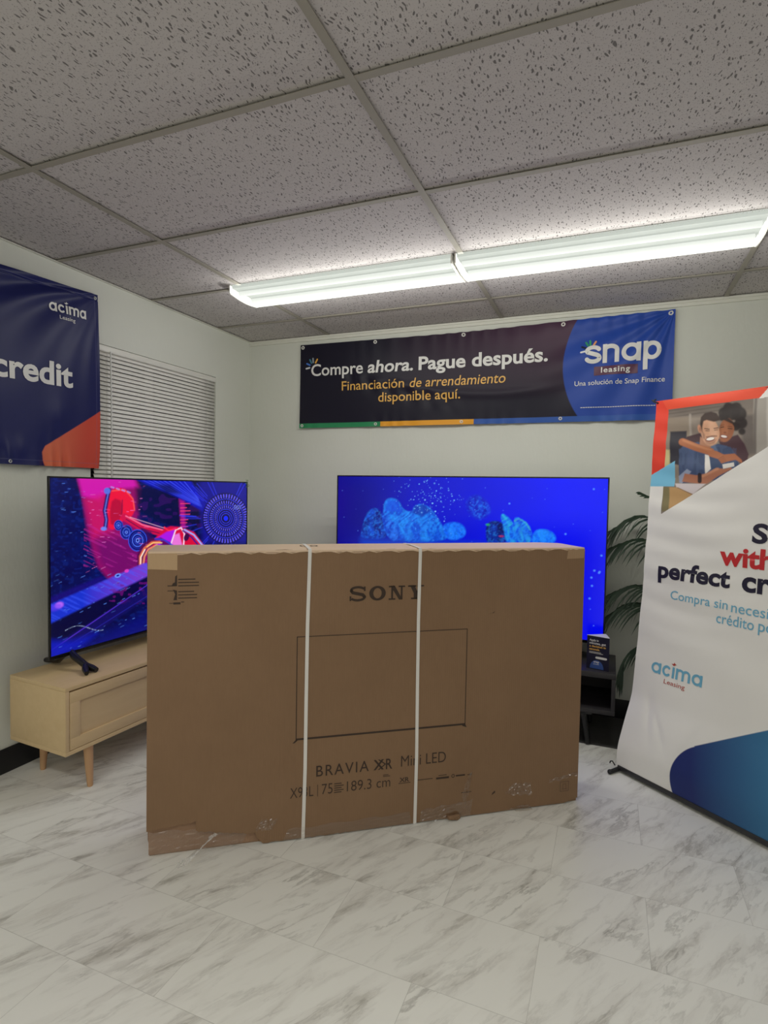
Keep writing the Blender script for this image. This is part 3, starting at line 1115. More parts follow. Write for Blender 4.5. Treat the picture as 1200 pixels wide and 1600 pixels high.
    a.line([(640, 402), (690, 408), (740, 440)], 9, (40, 60, 220), .8, 4)
    # launch lane
    a.poly([(40, 742), (350, 610), (400, 640), (70, 790)], (26, 12, 120), .8, soft=18)
    m = a.poly([(60, 772), (576, 540), (640, 530), (640, 590), (60, 880)], (26, 50, 206), .95, soft=12)
    a.put(m * np.clip((x - 250) / 300, 0, 1), (122, 62, 204), .9)
    a.put(m * (n3 > .6), (60, 90, 250), .35)
    a.ell(122, 770, 22, 15, (220, 120, 255), rot=-20, soft=10)
    a.ell(106, 780, 38, 18, (90, 60, 240), .7, rot=-20, soft=14)
    a.poly([(60, 880), (640, 590), (640, 660), (60, 1080)], (8, 6, 50), .9, soft=14)
    a.put(((vnoise(x, y, 20, 12, 5) > .66) & (y > 640) & (y < 760) & (x > 390)) * 1.0, (110, 16, 120), .6)
    a.poly([(60, 1010), (640, 640), (640, 700), (60, 1090)], (20, 14, 96), .9, soft=16)
    a.line([(60, 1030), (640, 628)], 5, (86, 50, 214), .75, 3)
    a.line([(60, 1062), (640, 690)], 4, (40, 40, 170), .6, 3)
    a.poly([(60, 960), (200, 960), (330, 920), (240, 1000), (60, 1090)], (12, 26, 190), .8, soft=40)
    a.poly([(300, 960), (600, 800), (640, 1100), (60, 1100)], (8, 14, 130), .6, soft=60)
    a.ell(438, 606, 17, 11, (110, 150, 255), rot=-20, soft=4)
    a.ell(438, 606, 9, 5, (10, 30, 140), rot=-20, soft=3)
    a.ell(486, 580, 12, 9, (220, 60, 190), rot=-20, soft=4)
    for q in range(120):
        px_, py_ = rng.uniform(55, 620), rng.uniform(70, 1030)
        L_ = rng.uniform(4, 26)
        sl = rng.uniform(-.05, .12) if py_ < 560 else -.45
        a.line([(px_, py_), (px_ + L_, py_ + L_ * sl)], rng.uniform(1.5, 3.5), (90, 140, 250) if px_ < 260 or py_ > 600 else (240, 120, 210), rng.uniform(.2, .8), 2)
    for q in range(26):
        px_ = 160 + q * 8
        a.ell(px_, 905 - 18 * math.sin(q / 5) - q * .8, 3, 2, (190, 210, 255), rng.uniform(.2, .9), soft=2)
    return a.C


def art_reef(X, Y, U, V):
    """deep blue reef with giant clams on the back screen"""
    x, y = (X - 500) * 2.5, (Y - 730) * 2.5
    a = Art(x, y, (0, 4, 150))
    a.put(np.clip((U - .1) / .75, 0, 1), (0, 18, 250), 1)
    a.put(np.clip((U - .72) / .1, 0, 1) * np.clip((.8 - V) / .3, 0, 1), (0, 4, 236), 1)
    a.put(np.clip((.3 - U) / .3, 0, 1), (0, 0, 116), .8)
    a.put(vnoise(x, y, 190, 120, 11), (0, 12, 205), .3)
    stripes = .6 * vnoise(x + y * .5 + 14 * np.sin(y / 18), y - x * .4, 8, 34, 4) + .4 * vnoise(x - y * .6, y, 11, 26, 14)
    fine = .6 * vnoise(x + .6 * y, y - .6 * x, 6, 7, 6) + .4 * vnoise(x - .3 * y, y + .3 * x, 11, 9, 7)

    def clam(pts, c0, c1, soft=7):
        m = a.poly(pts, c0, 1, soft, 2)
        a.put(m * np.clip(stripes * 1.8 - .55, 0, 1), c1, .8)
        a.put(m * np.clip((fine - .5) * 2.2, 0, 1), (40, 150, 255), .45)
        a.put(m * np.clip((.5 - fine) * 2.0, 0, 1), (0, 14, 130), .4)
        return m
    clam([(180, 300), (198, 208), (232, 180), (262, 196), (268, 240), (300, 320), (180, 320)], (0, 24, 130), (10, 90, 230))
    clam([(270, 195), (276, 150), (300, 136), (334, 146), (356, 192), (392, 198), (398, 168), (432, 160), (462, 176), (492, 214), (520, 262), (548, 320), (280, 330)], (4, 78, 214), (30, 150, 252))
    a.poly([(392, 200), (402, 170), (436, 164), (470, 190), (430, 216)], (0, 44, 168), .8, soft=8)
    a.poly([(280, 196), (290, 150), (326, 150), (350, 198)], (10, 74, 222), .7, soft=8)
    clam([(258, 200), (280, 214), (330, 262), (352, 320), (300, 330)], (0, 60, 196), (40, 130, 255))
    clam([(512, 256), (540, 236), (586, 238), (608, 268), (600, 300), (540, 318)], (10, 100, 246), (30, 140, 255), 9)
    clam([(604, 150), (640, 112), (690, 150), (698, 188), (664, 226), (620, 200)], (0, 20, 190), (12, 70, 230), 20)
    clam([(684, 292), (684, 238), (716, 222), (756, 236), (770, 320), (690, 320)], (0, 16, 92), (10, 60, 190))
    a.ell(690, 242, 8, 5, (40, 160, 110), .8, soft=4)
    a.ell(742, 288, 9, 4, (180, 40, 80), .7, soft=4)
    clam([(736, 200), (752, 194), (790, 236), (806, 320), (762, 320), (750, 250)], (10, 100, 236), (40, 190, 220))
    clam([(784, 214), (806, 206), (842, 234), (856, 272), (848, 318), (800, 318)], (10, 84, 230), (40, 170, 230))
    a.line([(790, 224), (806, 213), (832, 230), (848, 258)], 4, (70, 180, 190), .6, 4)
    clam([(862, 262), (894, 252), (930, 264), (944, 292), (920, 320), (850, 320)], (12, 110, 250), (30, 150, 255), 9)
    a.poly([(180, 318), (960, 318), (960, 400), (180, 400)], (4, 60, 190), .8, soft=30)
    for q in range(150):
        px_ = rng.normal(480, 70)
        py_ = rng.normal(130, 60)
        r = rng.choice([1.3, 1.8, 2.6, 3.4], p=[.5, .3, .15, .05])
        a.ell(px_, py_, r, r, (120, 190, 255), rng.uniform(.3, .95), soft=1.5)
    for q in range(80):
        px_, py_ = rng.uniform(70, 1120), rng.uniform(45, 660)
        a.ell(px_, py_, 1.8, 1.8, (110, 160, 255), rng.uniform(.2, .7), soft=1.5)
    for px_, py_ in ((1076, 410), (1094, 414), (1066, 438), (1092, 418), (1068, 470), (1060, 520), (1100, 350), (1073, 87), (770, 152), (975, 270)):
        a.ell(px_, py_, 4, 4, (80, 140, 255), .8, soft=2)
    return a.C


ltv, LM = tv('television', (-2.31, 1.765), (-2.28, 3.196), 0.546, 1.373, 'television showing a red and violet racing scene on the pale oak console', art_space,
             [(76.5, 750), (384, 754.5), (382, 940), (83.5, 1027)], 470, (0.115, 1.30), 0.481)
btv, BM = tv('television', (-1.684, 3.35), (-0.013, 3.35), 0.497, 1.427, 'television showing a deep blue reef, standing behind the tall carton', art_reef,
             [(529, 748), (949, 748), (942, 1003), (536, 990)], 560, (0.30, 1.38), 0.40)

# little sprig at the corner of the left screen
sp_ = LM @ Vector((1.415, -0.006, 1.36))
sg = empty('leaf_sprig', sp_, 'tiny green sprig on the upper right corner of the left television', 'sprig')
M_sprig = mat('sprig_green', rgb(84, 128, 60), 0.6)
bm = bmesh.new()
for q in range(9):
    t_ = q * 2.4
    c0 = LM @ Vector((1.415 + 0.012 * math.cos(t_) * (q % 3) / 2, -0.006 - 0.003 * (q % 2), 1.362 - 0.006 * (q - 4) * .9))
    ax = Vector((math.sin(t_ * 1.3) * .3, math.cos(t_), math.sin(t_)))
    ax.normalize()
    sd = ax.cross(Vector((1, 0.2, 0.1))).normalized()
    pts = [c0, c0 + ax * .007 + sd * .004, c0 + ax * .017, c0 + ax * .007 - sd * .004]
    bm.faces.new([bm.verts.new(p) for p in pts])
from_bm('leaves', bm, M_sprig, sg)
tube('stalk', [LM @ Vector((1.412, -0.003, 1.335)), LM @ Vector((1.416, -0.005, 1.36)), LM @ Vector((1.415, -0.003, 1.385))], 0.0012, M_sprig, sg, 5)
adopt(sg)

# ------------------------------------------------------------------ pale oak console under the left screen
CA = Vector((-2.1, 1.675, 0))
ang = math.radians(86.6)
ex = Vector((math.cos(ang), math.sin(ang), 0))
ey = Vector((-ex.y, ex.x, 0))           # towards the left wall
CM = Matrix(((ex.x, ey.x, 0, CA.x), (ex.y, ey.y, 0, CA.y), (0, 0, 1, 0), (0, 0, 0, 1)))
CLEN, CDEP, CZ0, CZ1 = 1.46, 0.375, 0.186, 0.481
con = empty('media_console', CM @ Vector((CLEN / 2, CDEP / 2, 0)), 'pale oak media console with framed doors against the left wall', 'cabinet')
bm = bmesh.new()
bm_box(bm, (0, 0, CZ1 - 0.018), (CLEN, CDEP, CZ1), 0.002, CM)
bm_box(bm, (0, 0, CZ0), (CLEN, CDEP, CZ0 + 0.018), 0.002, CM)
bm_box(bm, (0, 0, CZ0 + .018), (0.018, CDEP, CZ1 - .018), 0.001, CM)
bm_box(bm, (CLEN - 0.018, 0, CZ0 + .018), (CLEN, CDEP, CZ1 - .018), 0.001, CM)
bm_box(bm, (0.018, CDEP - 0.01, CZ0 + .018), (CLEN - .018, CDEP, CZ1 - .018), 0, CM)
from_bm('cabinet_body', bm, M_oak, con, True, 40)
dw = (CLEN - 0.036 - 0.012) / 3
M_slit = mat('gap_shade_and_knob', rgb(40, 32, 24), 0.8)
box('inner_board', (0.02, 0.05, CZ0 + .02), (CLEN - .02, 0.06, CZ1 - .02), M_slit, con, M=CM)  # added dark sheet standing in for the shade seen through the door gaps
for k_ in range(3):
    x0 = 0.018 + 0.003 + k_ * (dw + 0.003)
    x1 = x0 + dw
    z0, z1 = CZ0 + 0.021, CZ1 - 0.025
    bm = bmesh.new()
    fr = 0.048
    bm_box(bm, (x0, 0.0, z0), (x1, 0.018, z0 + fr), 0.001, CM)
    bm_box(bm, (x0, 0.0, z1 - fr), (x1, 0.018, z1), 0.001, CM)
    bm_box(bm, (x0, 0.0, z0 + fr), (x0 + fr, 0.018, z1 - fr), 0.001, CM)
    bm_box(bm, (x1 - fr, 0.0, z0 + fr), (x1, 0.018, z1 - fr), 0.001, CM)
    bm_box(bm, (x0 + fr - .005, 0.009, z0 + fr - .005), (x1 - fr + .005, 0.015, z1 - fr + .005), 0, CM)
    d_ = from_bm('door', bm, M_oak, con, True, 40)
    kb = CM @ Vector((x1 - fr + 0.004, -0.004, z0 + fr + 0.004))
    bm = bmesh.new()
    bm_tube(bm, [CM @ Vector((x1 - fr + 0.006, 0.002, z0 + fr + 0.004)), CM @ Vector((x1 - fr + 0.006, -0.006, z0 + fr + 0.004))], 0.005, 10)
    from_bm('door_knob', bm, M_slit, d_, True, 50)
for (lx, ly, sx, sy_) in ((0.128, 0.03, 0.0, -0.012), (0.128, CDEP - 0.045, 0.0, 0.012), (CLEN - .128, 0.03, 0, -0.012), (CLEN - .128, CDEP - .045, 0, 0.012)):
    tube('leg', [CM @ Vector((lx, ly, CZ0 + .001)), CM @ Vector((lx + sx, ly + sy_ * .5, 0.09)), CM @ Vector((lx + sx, ly + sy_, 0.006)), CM @ Vector((lx + sx, ly + sy_, 0.0))], [0.021, 0.017, 0.0125, 0.011], M_legwood, con, 14)
adopt(con)

# ------------------------------------------------------------------ black console under the back screen
KX0, KX1, KY0, KY1, KZ0, KZ1 = -1.75, 0.05, 3.143, 3.525, 0.178, 0.400
kc = empty('media_console', (-0.85, 3.34, 0), 'black open-shelf media console standing behind the carton by the back wall', 'cabinet')
bm = bmesh.new()
bm_box(bm, (KX0, KY0, KZ1 - 0.03), (KX1, KY1, KZ1), 0.003)
bm_box(bm, (KX0, KY0, KZ0), (KX1, KY1, KZ0 + 0.024), 0.003)
for x in (KX0, -1.15, -0.55, KX1 - 0.02):
    bm_box(bm, (x, KY0 + .002, KZ0 + .024), (x + 0.02, KY1 - .004, KZ1 - .03), 0.001)
bm_box(bm, (KX0 + .02, KY1 - 0.01, KZ0 + .024), (KX1 - .02, KY1 - .004, KZ1 - .03))
from_bm('cabinet_body', bm, M_blackwood, kc, True, 40)
for lx, ly in ((-0.105, KY0 + 0.03), (-0.105, KY1 - 0.05), (KX0 + .16, KY0 + .03), (KX0 + .16, KY1 - .05)):
    bm = bmesh.new()
    s_ = 1 if lx > -0.8 else -1
    bm_box(bm, (lx - 0.03, ly - 0.02, KZ0 - 0.014), (lx + 0.045, ly + 0.02, KZ0), 0.002)
    bm_tube(bm, [(lx, ly, KZ0 - 0.012), (lx + 0.014 * s_, ly - 0.004, 0.09), (lx + 0.028 * s_, ly - 0.01, 0.0035)], [0.02, 0.016, 0.0125], 12)
    from_bm('leg', bm, M_blackplastic, kc, True, 50)
adopt(kc)

# ------------------------------------------------------------------ table tent on the black console
tA, tB, tC = Vector((-0.098, 3.203, KZ1)), Vector((0.014, 3.172, KZ1)), Vector((-0.006, 3.262, KZ1))
TH = 0.178
tt = empty('table_tent', (-0.03, 3.21, KZ1), 'three-sided navy table tent with a white top on the black console', 'sign')
M_navy = mat('navy_card', rgb(28, 28, 52), 0.4)
vs = [tA, tB, tC] + [q + Vector((0, 0, TH)) for q in (tA, tB, tC)]
mesh('card', vs, [(0, 1, 4, 3), (1, 2, 5, 4), (2, 0, 3, 5), (0, 2, 1)], M_navy, tt)
ctr = (tA + tB + tC) / 3
mesh('card_top', [(Vector((q.x, q.y, 0)) - Vector((ctr.x, ctr.y, 0))) * 1.02 + Vector((ctr.x, ctr.y, KZ1 + TH + e)) for e in (-0.001, 0.001) for q in (tA, tB, tC)], [(0, 1, 2), (3, 5, 4), (0, 3, 4, 1), (1, 4, 5, 2), (2, 5, 3, 0)], M_letter, tt)
tdir = (tB - tA).normalized()
TW = (tB - tA).length
tnor = Vector((tdir.y, -tdir.x, 0))


def P_tent(s, z_, off=0.0):
    q = tA + tdir * float(s) + tnor * off
    return (q.x, q.y, KZ1 + float(z_))


words('white_lettering', text_poly('Apply in', 0.013, 0.150, 0.060, 0.011, .02) + text_poly('minutes, get', 0.013, 0.134, 0.098, 0.011, .02), P_tent, M_letter, tt, 0.0006, 0.02, 0.003)
words('amber_lettering', text_poly('a decision in', 0.013, 0.118, 0.098, 0.011, .02) + text_poly('seconds.', 0.013, 0.102, 0.068, 0.011, .02), P_tent, M_amber, tt, 0.0006, 0.02, 0.003)
conform('small_print', [rectp(0.013, 0.091, 0.075, 0.0935), rectp(0.013, 0.085, 0.085, 0.0875)], P_tent, M_eyelet, tt, 0.0006)
conform('search_pill', stroke([(0.052, 0.064), (0.075, 0.064), (0.1, 0.064)], 0.012), P_tent, M_letter, tt, 0.0006)
M_bluedot = mat('blue_print', rgb(62, 92, 160), 0.4)
pts = [(TW / 2 - 0.004 + 0.036 * math.cos(t_), 0.004 + 0.046 * math.sin(t_)) for t_ in np.linspace(0, PI, 24)]
conform('blue_dome', [poly(*pts)], P_tent, M_bluedot, tt, 0.0005)
conform('dome_lettering', text_poly('snap', 0.038, 0.036, 0.066, 0.008, .02) + [rectp(0.036, 0.027, 0.066, 0.029)], P_tent, M_letter, tt, 0.0009)
adopt(tt)

# ------------------------------------------------------------------ the tall carton
BA = np.array([-1.508, 1.527])
BBv = np.array([-0.1035, 2.558])
BL = float(np.hypot(*(BBv - BA)))
bd = (BBv - BA) / BL
bn = np.array([-bd[1], bd[0]])
BH, BD = 1.106, 0.205


def P_box(s, z_, off=0.0, dep=0.0):
    q = BA + bd * float(s) + bn * (float(dep) - float(off))
    return (q[0], q[1], float(z_))


def carton_mesh():
    nx, nz, ny = 58, 36, 8
    bm = bmesh.new()
    key = {}

    def vert(i, j, k_):
        if (i, j, k_) in key:
            return key[(i, j, k_)]
        s, d_, z_ = BL * i / nx, BD * j / ny, BH * k_ / nz
        fs, fd, fz = i / nx, j / ny, k_ / nz
        # soft bulge of the faces, dented corners
        bul = 0.006 * math.sin(PI * fs) * math.sin(PI * fz)
        wob = 0.0016 * math.sin(s * 13 + z_ * 7) + 0.0012 * math.sin(s * 31 - z_ * 23)
        if j == 0:
            d_ -= bul * .3 + wob * math.sin(PI * fz)
        if j == ny:
            d_ += bul
        if k_ == nz:
            z_ += wob * 1.2 * math.sin(PI * fs) - (0.004 if fs > .985 else 0)
            if fs > .93 and j > 2:
                z_ -= 0.012 * (fs - .93) / .07 * fd
        if j == 0 and z_ < 0.14 and s < 0.42:
            d_ += 0.012
        if i == nx:
            s -= 0.004 * math.sin(PI * fz * 3) ** 2
        if i in (0,) and k_ <= 1:
            s += 0.006
        if k_ == 0:
            z_ += 0.0
        v = bm.verts.new(P_box(s, z_, 0, d_))
        key[(i, j, k_)] = v
        return v
    for i in range(nx):
        for k_ in range(nz):
            bm.faces.new([vert(i, 0, k_), vert(i + 1, 0, k_), vert(i + 1, 0, k_ + 1), vert(i, 0, k_ + 1)])
            bm.faces.new([vert(i, ny, k_), vert(i, ny, k_ + 1), vert(i + 1, ny, k_ + 1), vert(i + 1, ny, k_)])
        for j in range(ny):
            bm.faces.new([vert(i, j, nz), vert(i + 1, j, nz), vert(i + 1, j + 1, nz), vert(i, j + 1, nz)])
            bm.faces.new([vert(i, j, 0), vert(i, j + 1, 0), vert(i + 1, j + 1, 0), vert(i + 1, j, 0)])
    for j in range(ny):
        for k_ in range(nz):
            bm.faces.new([vert(0, j, k_), vert(0, j, k_ + 1), vert(0, j + 1, k_ + 1), vert(0, j + 1, k_)])
            bm.faces.new([vert(nx, j, k_), vert(nx, j + 1, k_), vert(nx, j + 1, k_ + 1), vert(nx, j, k_ + 1)])
    return bm


crt = empty('cardboard_box', (*(BA + bd * BL / 2 + bn * BD / 2), 0), 'tall brown cardboard television carton bound with two white straps', 'box')
cb = from_bm('carton', carton_mesh(), M_card, crt, True, 35)

# outer sheet of the front, torn away at the lower left
prnd = random.Random(3)


def jag(p, q, n, amp):
    out_ = []
    for i in range(n):
        t_ = i / n
        out_.append((p[0] + (q[0] - p[0]) * t_ + prnd.uniform(-amp, amp), p[1] + (q[1] - p[1]) * t_ + prnd.uniform(-amp, amp)))
    return out_


tear = jag((0.0, 0.103), (0.165, 0.118), 14, 0.0022) + jag((0.165, 0.118), (0.167, 0.084), 3, 0.002) + jag((0.167, 0.084), (0.225, 0.071), 9, 0.0042) + jag((0.225, 0.071), (0.375, 0.046), 14, 0.002) + jag((0.375, 0.046), (0.40, 0.012), 4, 0.003)
outl = tear + [(0.405, 0.006)] + jag((0.41, 0.005), (0.75, 0.004), 22, 0.0025) + jag((0.75, 0.005), (BL - 0.003, 0.004), 16, 0.0012) + [(BL - 0.001, 0.02), (BL - 0.002, BH - 0.006), (0.002, BH - 0.006)]
bm = bmesh.new()
fv = [bm.verts.new(P_box(s, z_, 0.0115)) for s, z_ in outl]
ff = bm.faces.new(fv)
ex_ = bmesh.ops.extrude_face_region(bm, geom=[ff])
for v in [g for g in ex_['geom'] if isinstance(g, bmesh.types.BMVert)]:
    v.co += Vector((bn[0], bn[1], 0)) * 0.004
from_bm('front_sheet', bm, M_card, crt)
FO = 0.0115


def P_front(s, z_, off=0.0):
    return P_box(s, z_, FO + off)


# taped flap along the top edge and corner tapes
def patch(name, pts_front, m, off=0.0007):
    return conform(name, [poly(*pts_front)], P_front, m, crt, off, 0.05)


M_papertape = make_cardboard((190, 160, 126))
patch('corner_tape', [(0.003, 1.046), (0.101, 1.041), (0.101, 1.101), (0.003, 1.101)], M_papertape)
patch('corner_tape', [(1.655, 1.060), (1.735, 1.062), (1.737, 1.098), (1.66, 1.099)], make_cardboard((172, 142, 112)))
bm = bmesh.new()
edge = []
for i in range(60):
    s = BL * i / 59
    edge.append((s, 0.004 + 0.006 * ((i * 7) % 11 > 5) + prnd.uniform(0, .0015)))
rows = []
for s, dz in edge:
    a_ = bm.verts.new(P_box(min(max(s, .004), BL - .004), BH - dz, FO + 0.0006))
    b_ = bm.verts.new(P_box(min(max(s, .004), BL - .004), BH + 0.0012, FO - 0.002))
    c_ = bm.verts.new(P_box(min(max(s, .004), BL - .02), BH + 0.0035, 0, 0.035))
    e_ = bm.verts.new(P_box(min(max(s, .004), BL - .02), BH + 0.0035, 0, BD - .004 - .05 * max(0, (s / BL - .94) / .06)))
    rows.append((a_, b_, c_, e_))
for p, q in zip(rows, rows[1:]):
    bm.faces.new((p[0], q[0], q[1], p[1]))
    bm.faces.new((p[1], q[1], q[2], p[2]))
    bm.faces.new((p[2], q[2], q[3], p[3]))
from_bm('top_flap', bm, M_card_lit_top, crt)

# the inner board bared by the tear
conform('inner_board', [poly(*([(0.003, 0.004)] + [(0.39, 0.004), (0.38, 0.05), (0.24, 0.08), (0.175, 0.1), (0.17, 0.128), (0.003, 0.118)]))], lambda s_, z_, off: P_box(s_, z_, -0.0105), make_cardboard((160, 128, 104)), crt, 0, .2)

# printing on the front


def slab_letters():
    o_ = []
    l, r_, b, t_ = 0.722, 1.022, 0.910, 0.965
    h = t_ - b
    w_ = 0.066
    g = (r_ - l - 4 * w_) / 3
    x = l
    thick, thin = 0.0165, 0.0065
    # S: spine with flat serifs
    cx = x + w_ / 2
    o_ += stroke(arc(cx, b + h * .735, w_ * .40, h * .225, 25, 180, 18), 0.009, False)
    o_ += stroke(arc(cx, b + h * .265, w_ * .41, h * .225, 0, -155, 18), 0.009, False)
    o_ += stroke([(x + w_ * .12, b + h * .72), (x + w_ * .2, b + h * .58), (x + w_ * .5, b + h * .5), (x + w_ * .8, b + h * .42), (x + w_ * .9, b + h * .27)], 0.0125)
    o_ += [rectp(x + w_ * .86, b + h * .68, x + w_ * .96, t_), rectp(x + w_ * .02, b, x + w_ * .12, b + h * .34)]
    x += w_ + g
    # O with fat sides
    oo, ii = arc(x + w_ / 2, b + h / 2, w_ / 2, h / 2 + .001, 0, 360, 40), arc(x + w_ / 2, b + h / 2, w_ / 2 - thick, h / 2 - 0.0075, 0, 360, 40)
    o_ += [(np.array(oo + ii), [(i, i + 1, 40 + i + 1, 40 + i) for i in range(39)])]
    x += w_ + g
    # N
    o_ += [rectp(x + .010, b, x + .0175, t_), rectp(x + w_ - .0175, b, x + w_ - .010, t_), poly((x + .006, t_), (x + .024, t_), (x + w_ - .010, b), (x + w_ - .024, b))]
    o_ += [rectp(x, b, x + .027, b + .006), rectp(x, t_ - .006, x + .022, t_), rectp(x + w_ - .027, t_ - .006, x + w_, t_)]
    x += w_ + g
    # Y
    o_ += [poly((x + .008, t_), (x + .027, t_), (x + w_ / 2 + .008, b + h * .42), (x + w_ / 2 - .009, b + h * .42)), poly((x + w_ - .018, t_), (x + w_ - .009, t_), (x + w_ / 2 + .008, b + h * .42), (x + w_ / 2 + .001, b + h * .5))]
    o_ += [rectp(x + w_ / 2 - .009, b, x + w_ / 2 + .008, b + h * .44), rectp(x + w_ / 2 - .02, b, x + w_ / 2 + .019, b + .006), rectp(x, t_ - .006, x + .034, t_), rectp(x + w_ - .028, t_ - .006, x + w_, t_)]
    return o_


conform('maker_lettering', slab_letters(), P_front, M_ink, crt, 0.0008, 0.1)
x0, x1, z0, z1 = 0.5245, 1.2115, 0.386, 0.7825
fr_ = [rectp(x0, z1 - .003, x1, z1), rectp(x0, z0, x0 + .0032, z1), rectp(x1 - .0032, z0, x1, z1), rectp(x0, z0, x1, z0 + .0075),
       poly((x0 - .012, z0 - .010), (x0 - .004, z0 - .010), (x0 + .008, z0), (x0 + .002, z0 + .004)), poly((x1 + .006, z0 - .010), (x1 - .012, z0 - .004), (x1 - .016, z0 + .002), (x1, z0 + .002))]
conform('screen_outline', fr_, P_front, M_ink, crt, 0.0008, 0.1)
line1 = text_poly('BRAVIA', 0.604, 0.238, 0.810, 0.042, 0.004, 0, 1.2)
line1 += [poly((0.829, 0.238), (0.838, 0.238), (0.871, 0.279), (0.862, 0.279)), poly((0.829, 0.279), (0.838, 0.279), (0.871, 0.238), (0.862, 0.238)), poly((0.846, 0.279), (0.853, 0.279), (0.880, 0.2585), (0.873, 0.2585)), poly((0.846, 0.238), (0.853, 0.238), (0.880, 0.2585), (0.873, 0.2585))]
line1 += text_poly('R', 0.879, 0.238, 0.905, 0.041, 0.012)
words('model_lettering', line1[:1], P_front, M_ink, crt, 0.0008, 0.1, 0.02)
conform('model_mark', line1[1:], P_front, M_ink, crt, 0.0008, 0.1)
words('panel_lettering', text_poly('Mini LED', 0.941, 0.241, 1.130, 0.043, -0.004), P_front, M_ink, crt, 0.0008, 0.1)
l2 = text_poly('X93L', 0.506, 0.164, 0.594, 0.040, -0.006) + [rectp(0.609, 0.160, 0.611, 0.206)] + text_poly('75', 0.626, 0.166, 0.668, 0.040, -0.006)
l2 += text_poly('189.3 cm', 0.724, 0.166, 0.898, 0.040, -0.006)
l2 += [rectp(0.674, 0.166 + q * .0085, 0.703 + (.008 if q % 2 else 0), 0.1695 + q * .0085) for q in range(5)]
l2 += [rectp(0.868, 0.208, 0.897, 0.2105), rectp(0.868, 0.2135, 0.890, 0.216)]
words('size_lettering', l2, P_front, M_ink, crt, 0.0008, 0.1, 0.012)
l3 = text_poly('XR', 0.936, 0.178, 0.976, 0.018, 0.02) + [rectp(0.932, 0.172, 0.982, 0.1745), rectp(1.005, 0.177, 1.075, 0.180), rectp(1.09, 0.172, 1.145, 0.180), rectp(1.10, 0.186, 1.135, 0.1885)]
l3 += stroke(arc(1.163, 0.179, 0.006, 0.006, 0, 360, 16), .003, False) + [rectp(1.175, 0.175, 1.215, 0.181), rectp(1.225, .176, 1.245, .1785)]
l3 += [rectp(1.20, 0.103, 1.245, 0.1055)]
for q in l3[:5] + [l3[5]] + l3[6:]:
    conform('feature_mark', [q], P_front, M_ink, crt, 0.0008, 0.1)
ic = [poly((0.082, 0.985), (0.1, 0.985), (0.1, 1.024), (0.094, 1.018), (0.093, 0.998), (0.086, 0.994)), rectp(0.068, 0.984, 0.1, 0.987)]
ic += [poly((0.088, 0.934), (0.1, 0.934), (0.1, 0.968), (0.086, 0.972), (0.094, 0.955)), rectp(0.068, 0.966, 0.09, 0.9685)]
for q in range(3):
    ic += [rectp(0.104, 1.006 - q * .0115, 0.162 + (.012 if q else 0), 1.0095 - q * .0115), rectp(0.104, 0.962 - q * .0115, 0.158 + (.01 if q else 0), 0.9655 - q * .0115)]
ic += [rectp(0.074, 0.922, 0.088, 0.924), rectp(0.088, 0.9185, 0.112, 0.926), rectp(0.114, 0.925, 0.124, 0.928)]
conform('handling_marks', ic, P_front, M_ink, crt, 0.0008, 0.1)
fr2 = [rectp(1.655, .055, 1.657, .098), rectp(1.695, .055, 1.697, .098), rectp(1.655, .096, 1.697, .098), rectp(1.655, .055, 1.697, .057), rectp(1.664, .064, 1.688, .066), rectp(1.668, .066, 1.670, .088), rectp(1.682, .066, 1.684, .088), rectp(1.668, .086, 1.684, .088)]
conform('stacking_mark', fr2, P_front, mat('faded_ink', rgb(96, 74, 58), .7), crt, 0.0008, 0.1)
# recycling style ring on the top face
tp = stroke(arc(0.56, 0.12, 0.013, 0.022, 0, 300, 20), 0.006) + stroke(arc(0.60, 0.12, 0.013, 0.022, -160, 150, 20), 0.006)
conform('top_mark', tp, lambda s, d_, off: P_box(s, BH + 0.0045, 0, d_), M_ink, crt, 0, 0.2)

# two plastic straps round the carton
for s0, s1, dt in ((0.556, 0.569, 0.0), (1.003, 1.003, 0.0)):
    hw = 0.0065
    loop = [(-FO - .001, 0.0015), (-FO - .0015, BH * .25), (-FO - .0015, BH * .5), (-FO - .0015, BH * .75), (-FO - .001, BH - .004), (-FO + .003, BH + 0.0045), (BD * .5, BH + 0.006), (BD + .002, BH + 0.003), (BD + .009, BH * .5), (BD + .002, 0.0012)]
    vs, fs = [], []
    for dpt, z_ in loop:
        sc = s0 + (s1 - s0) * min(1, z_ / BH) + 0.002 * math.sin(z_ * 6)
        for e in (-hw, hw):
            for o_ in (0, 1):
                cx = -0.0009 * o_
                q = P_box(sc + e, z_ + (0.0009 * o_ if z_ > BH else 0), 0, dpt + (cx if dpt < BD * .9 and z_ <= BH else (-cx if dpt > BD * .9 else 0)))
                vs.append(q)
    n = len(loop)
    for i in range(n):
        a_, b_ = i * 4, ((i + 1) % n) * 4
        fs += [(a_ + 1, a_ + 3, b_ + 3, b_ + 1), (a_, b_, b_ + 2, a_ + 2), (a_, a_ + 1, b_ + 1, b_), (a_ + 2, b_ + 2, b_ + 3, a_ + 3)]
    mesh('strap', vs, fs, M_strap, crt)

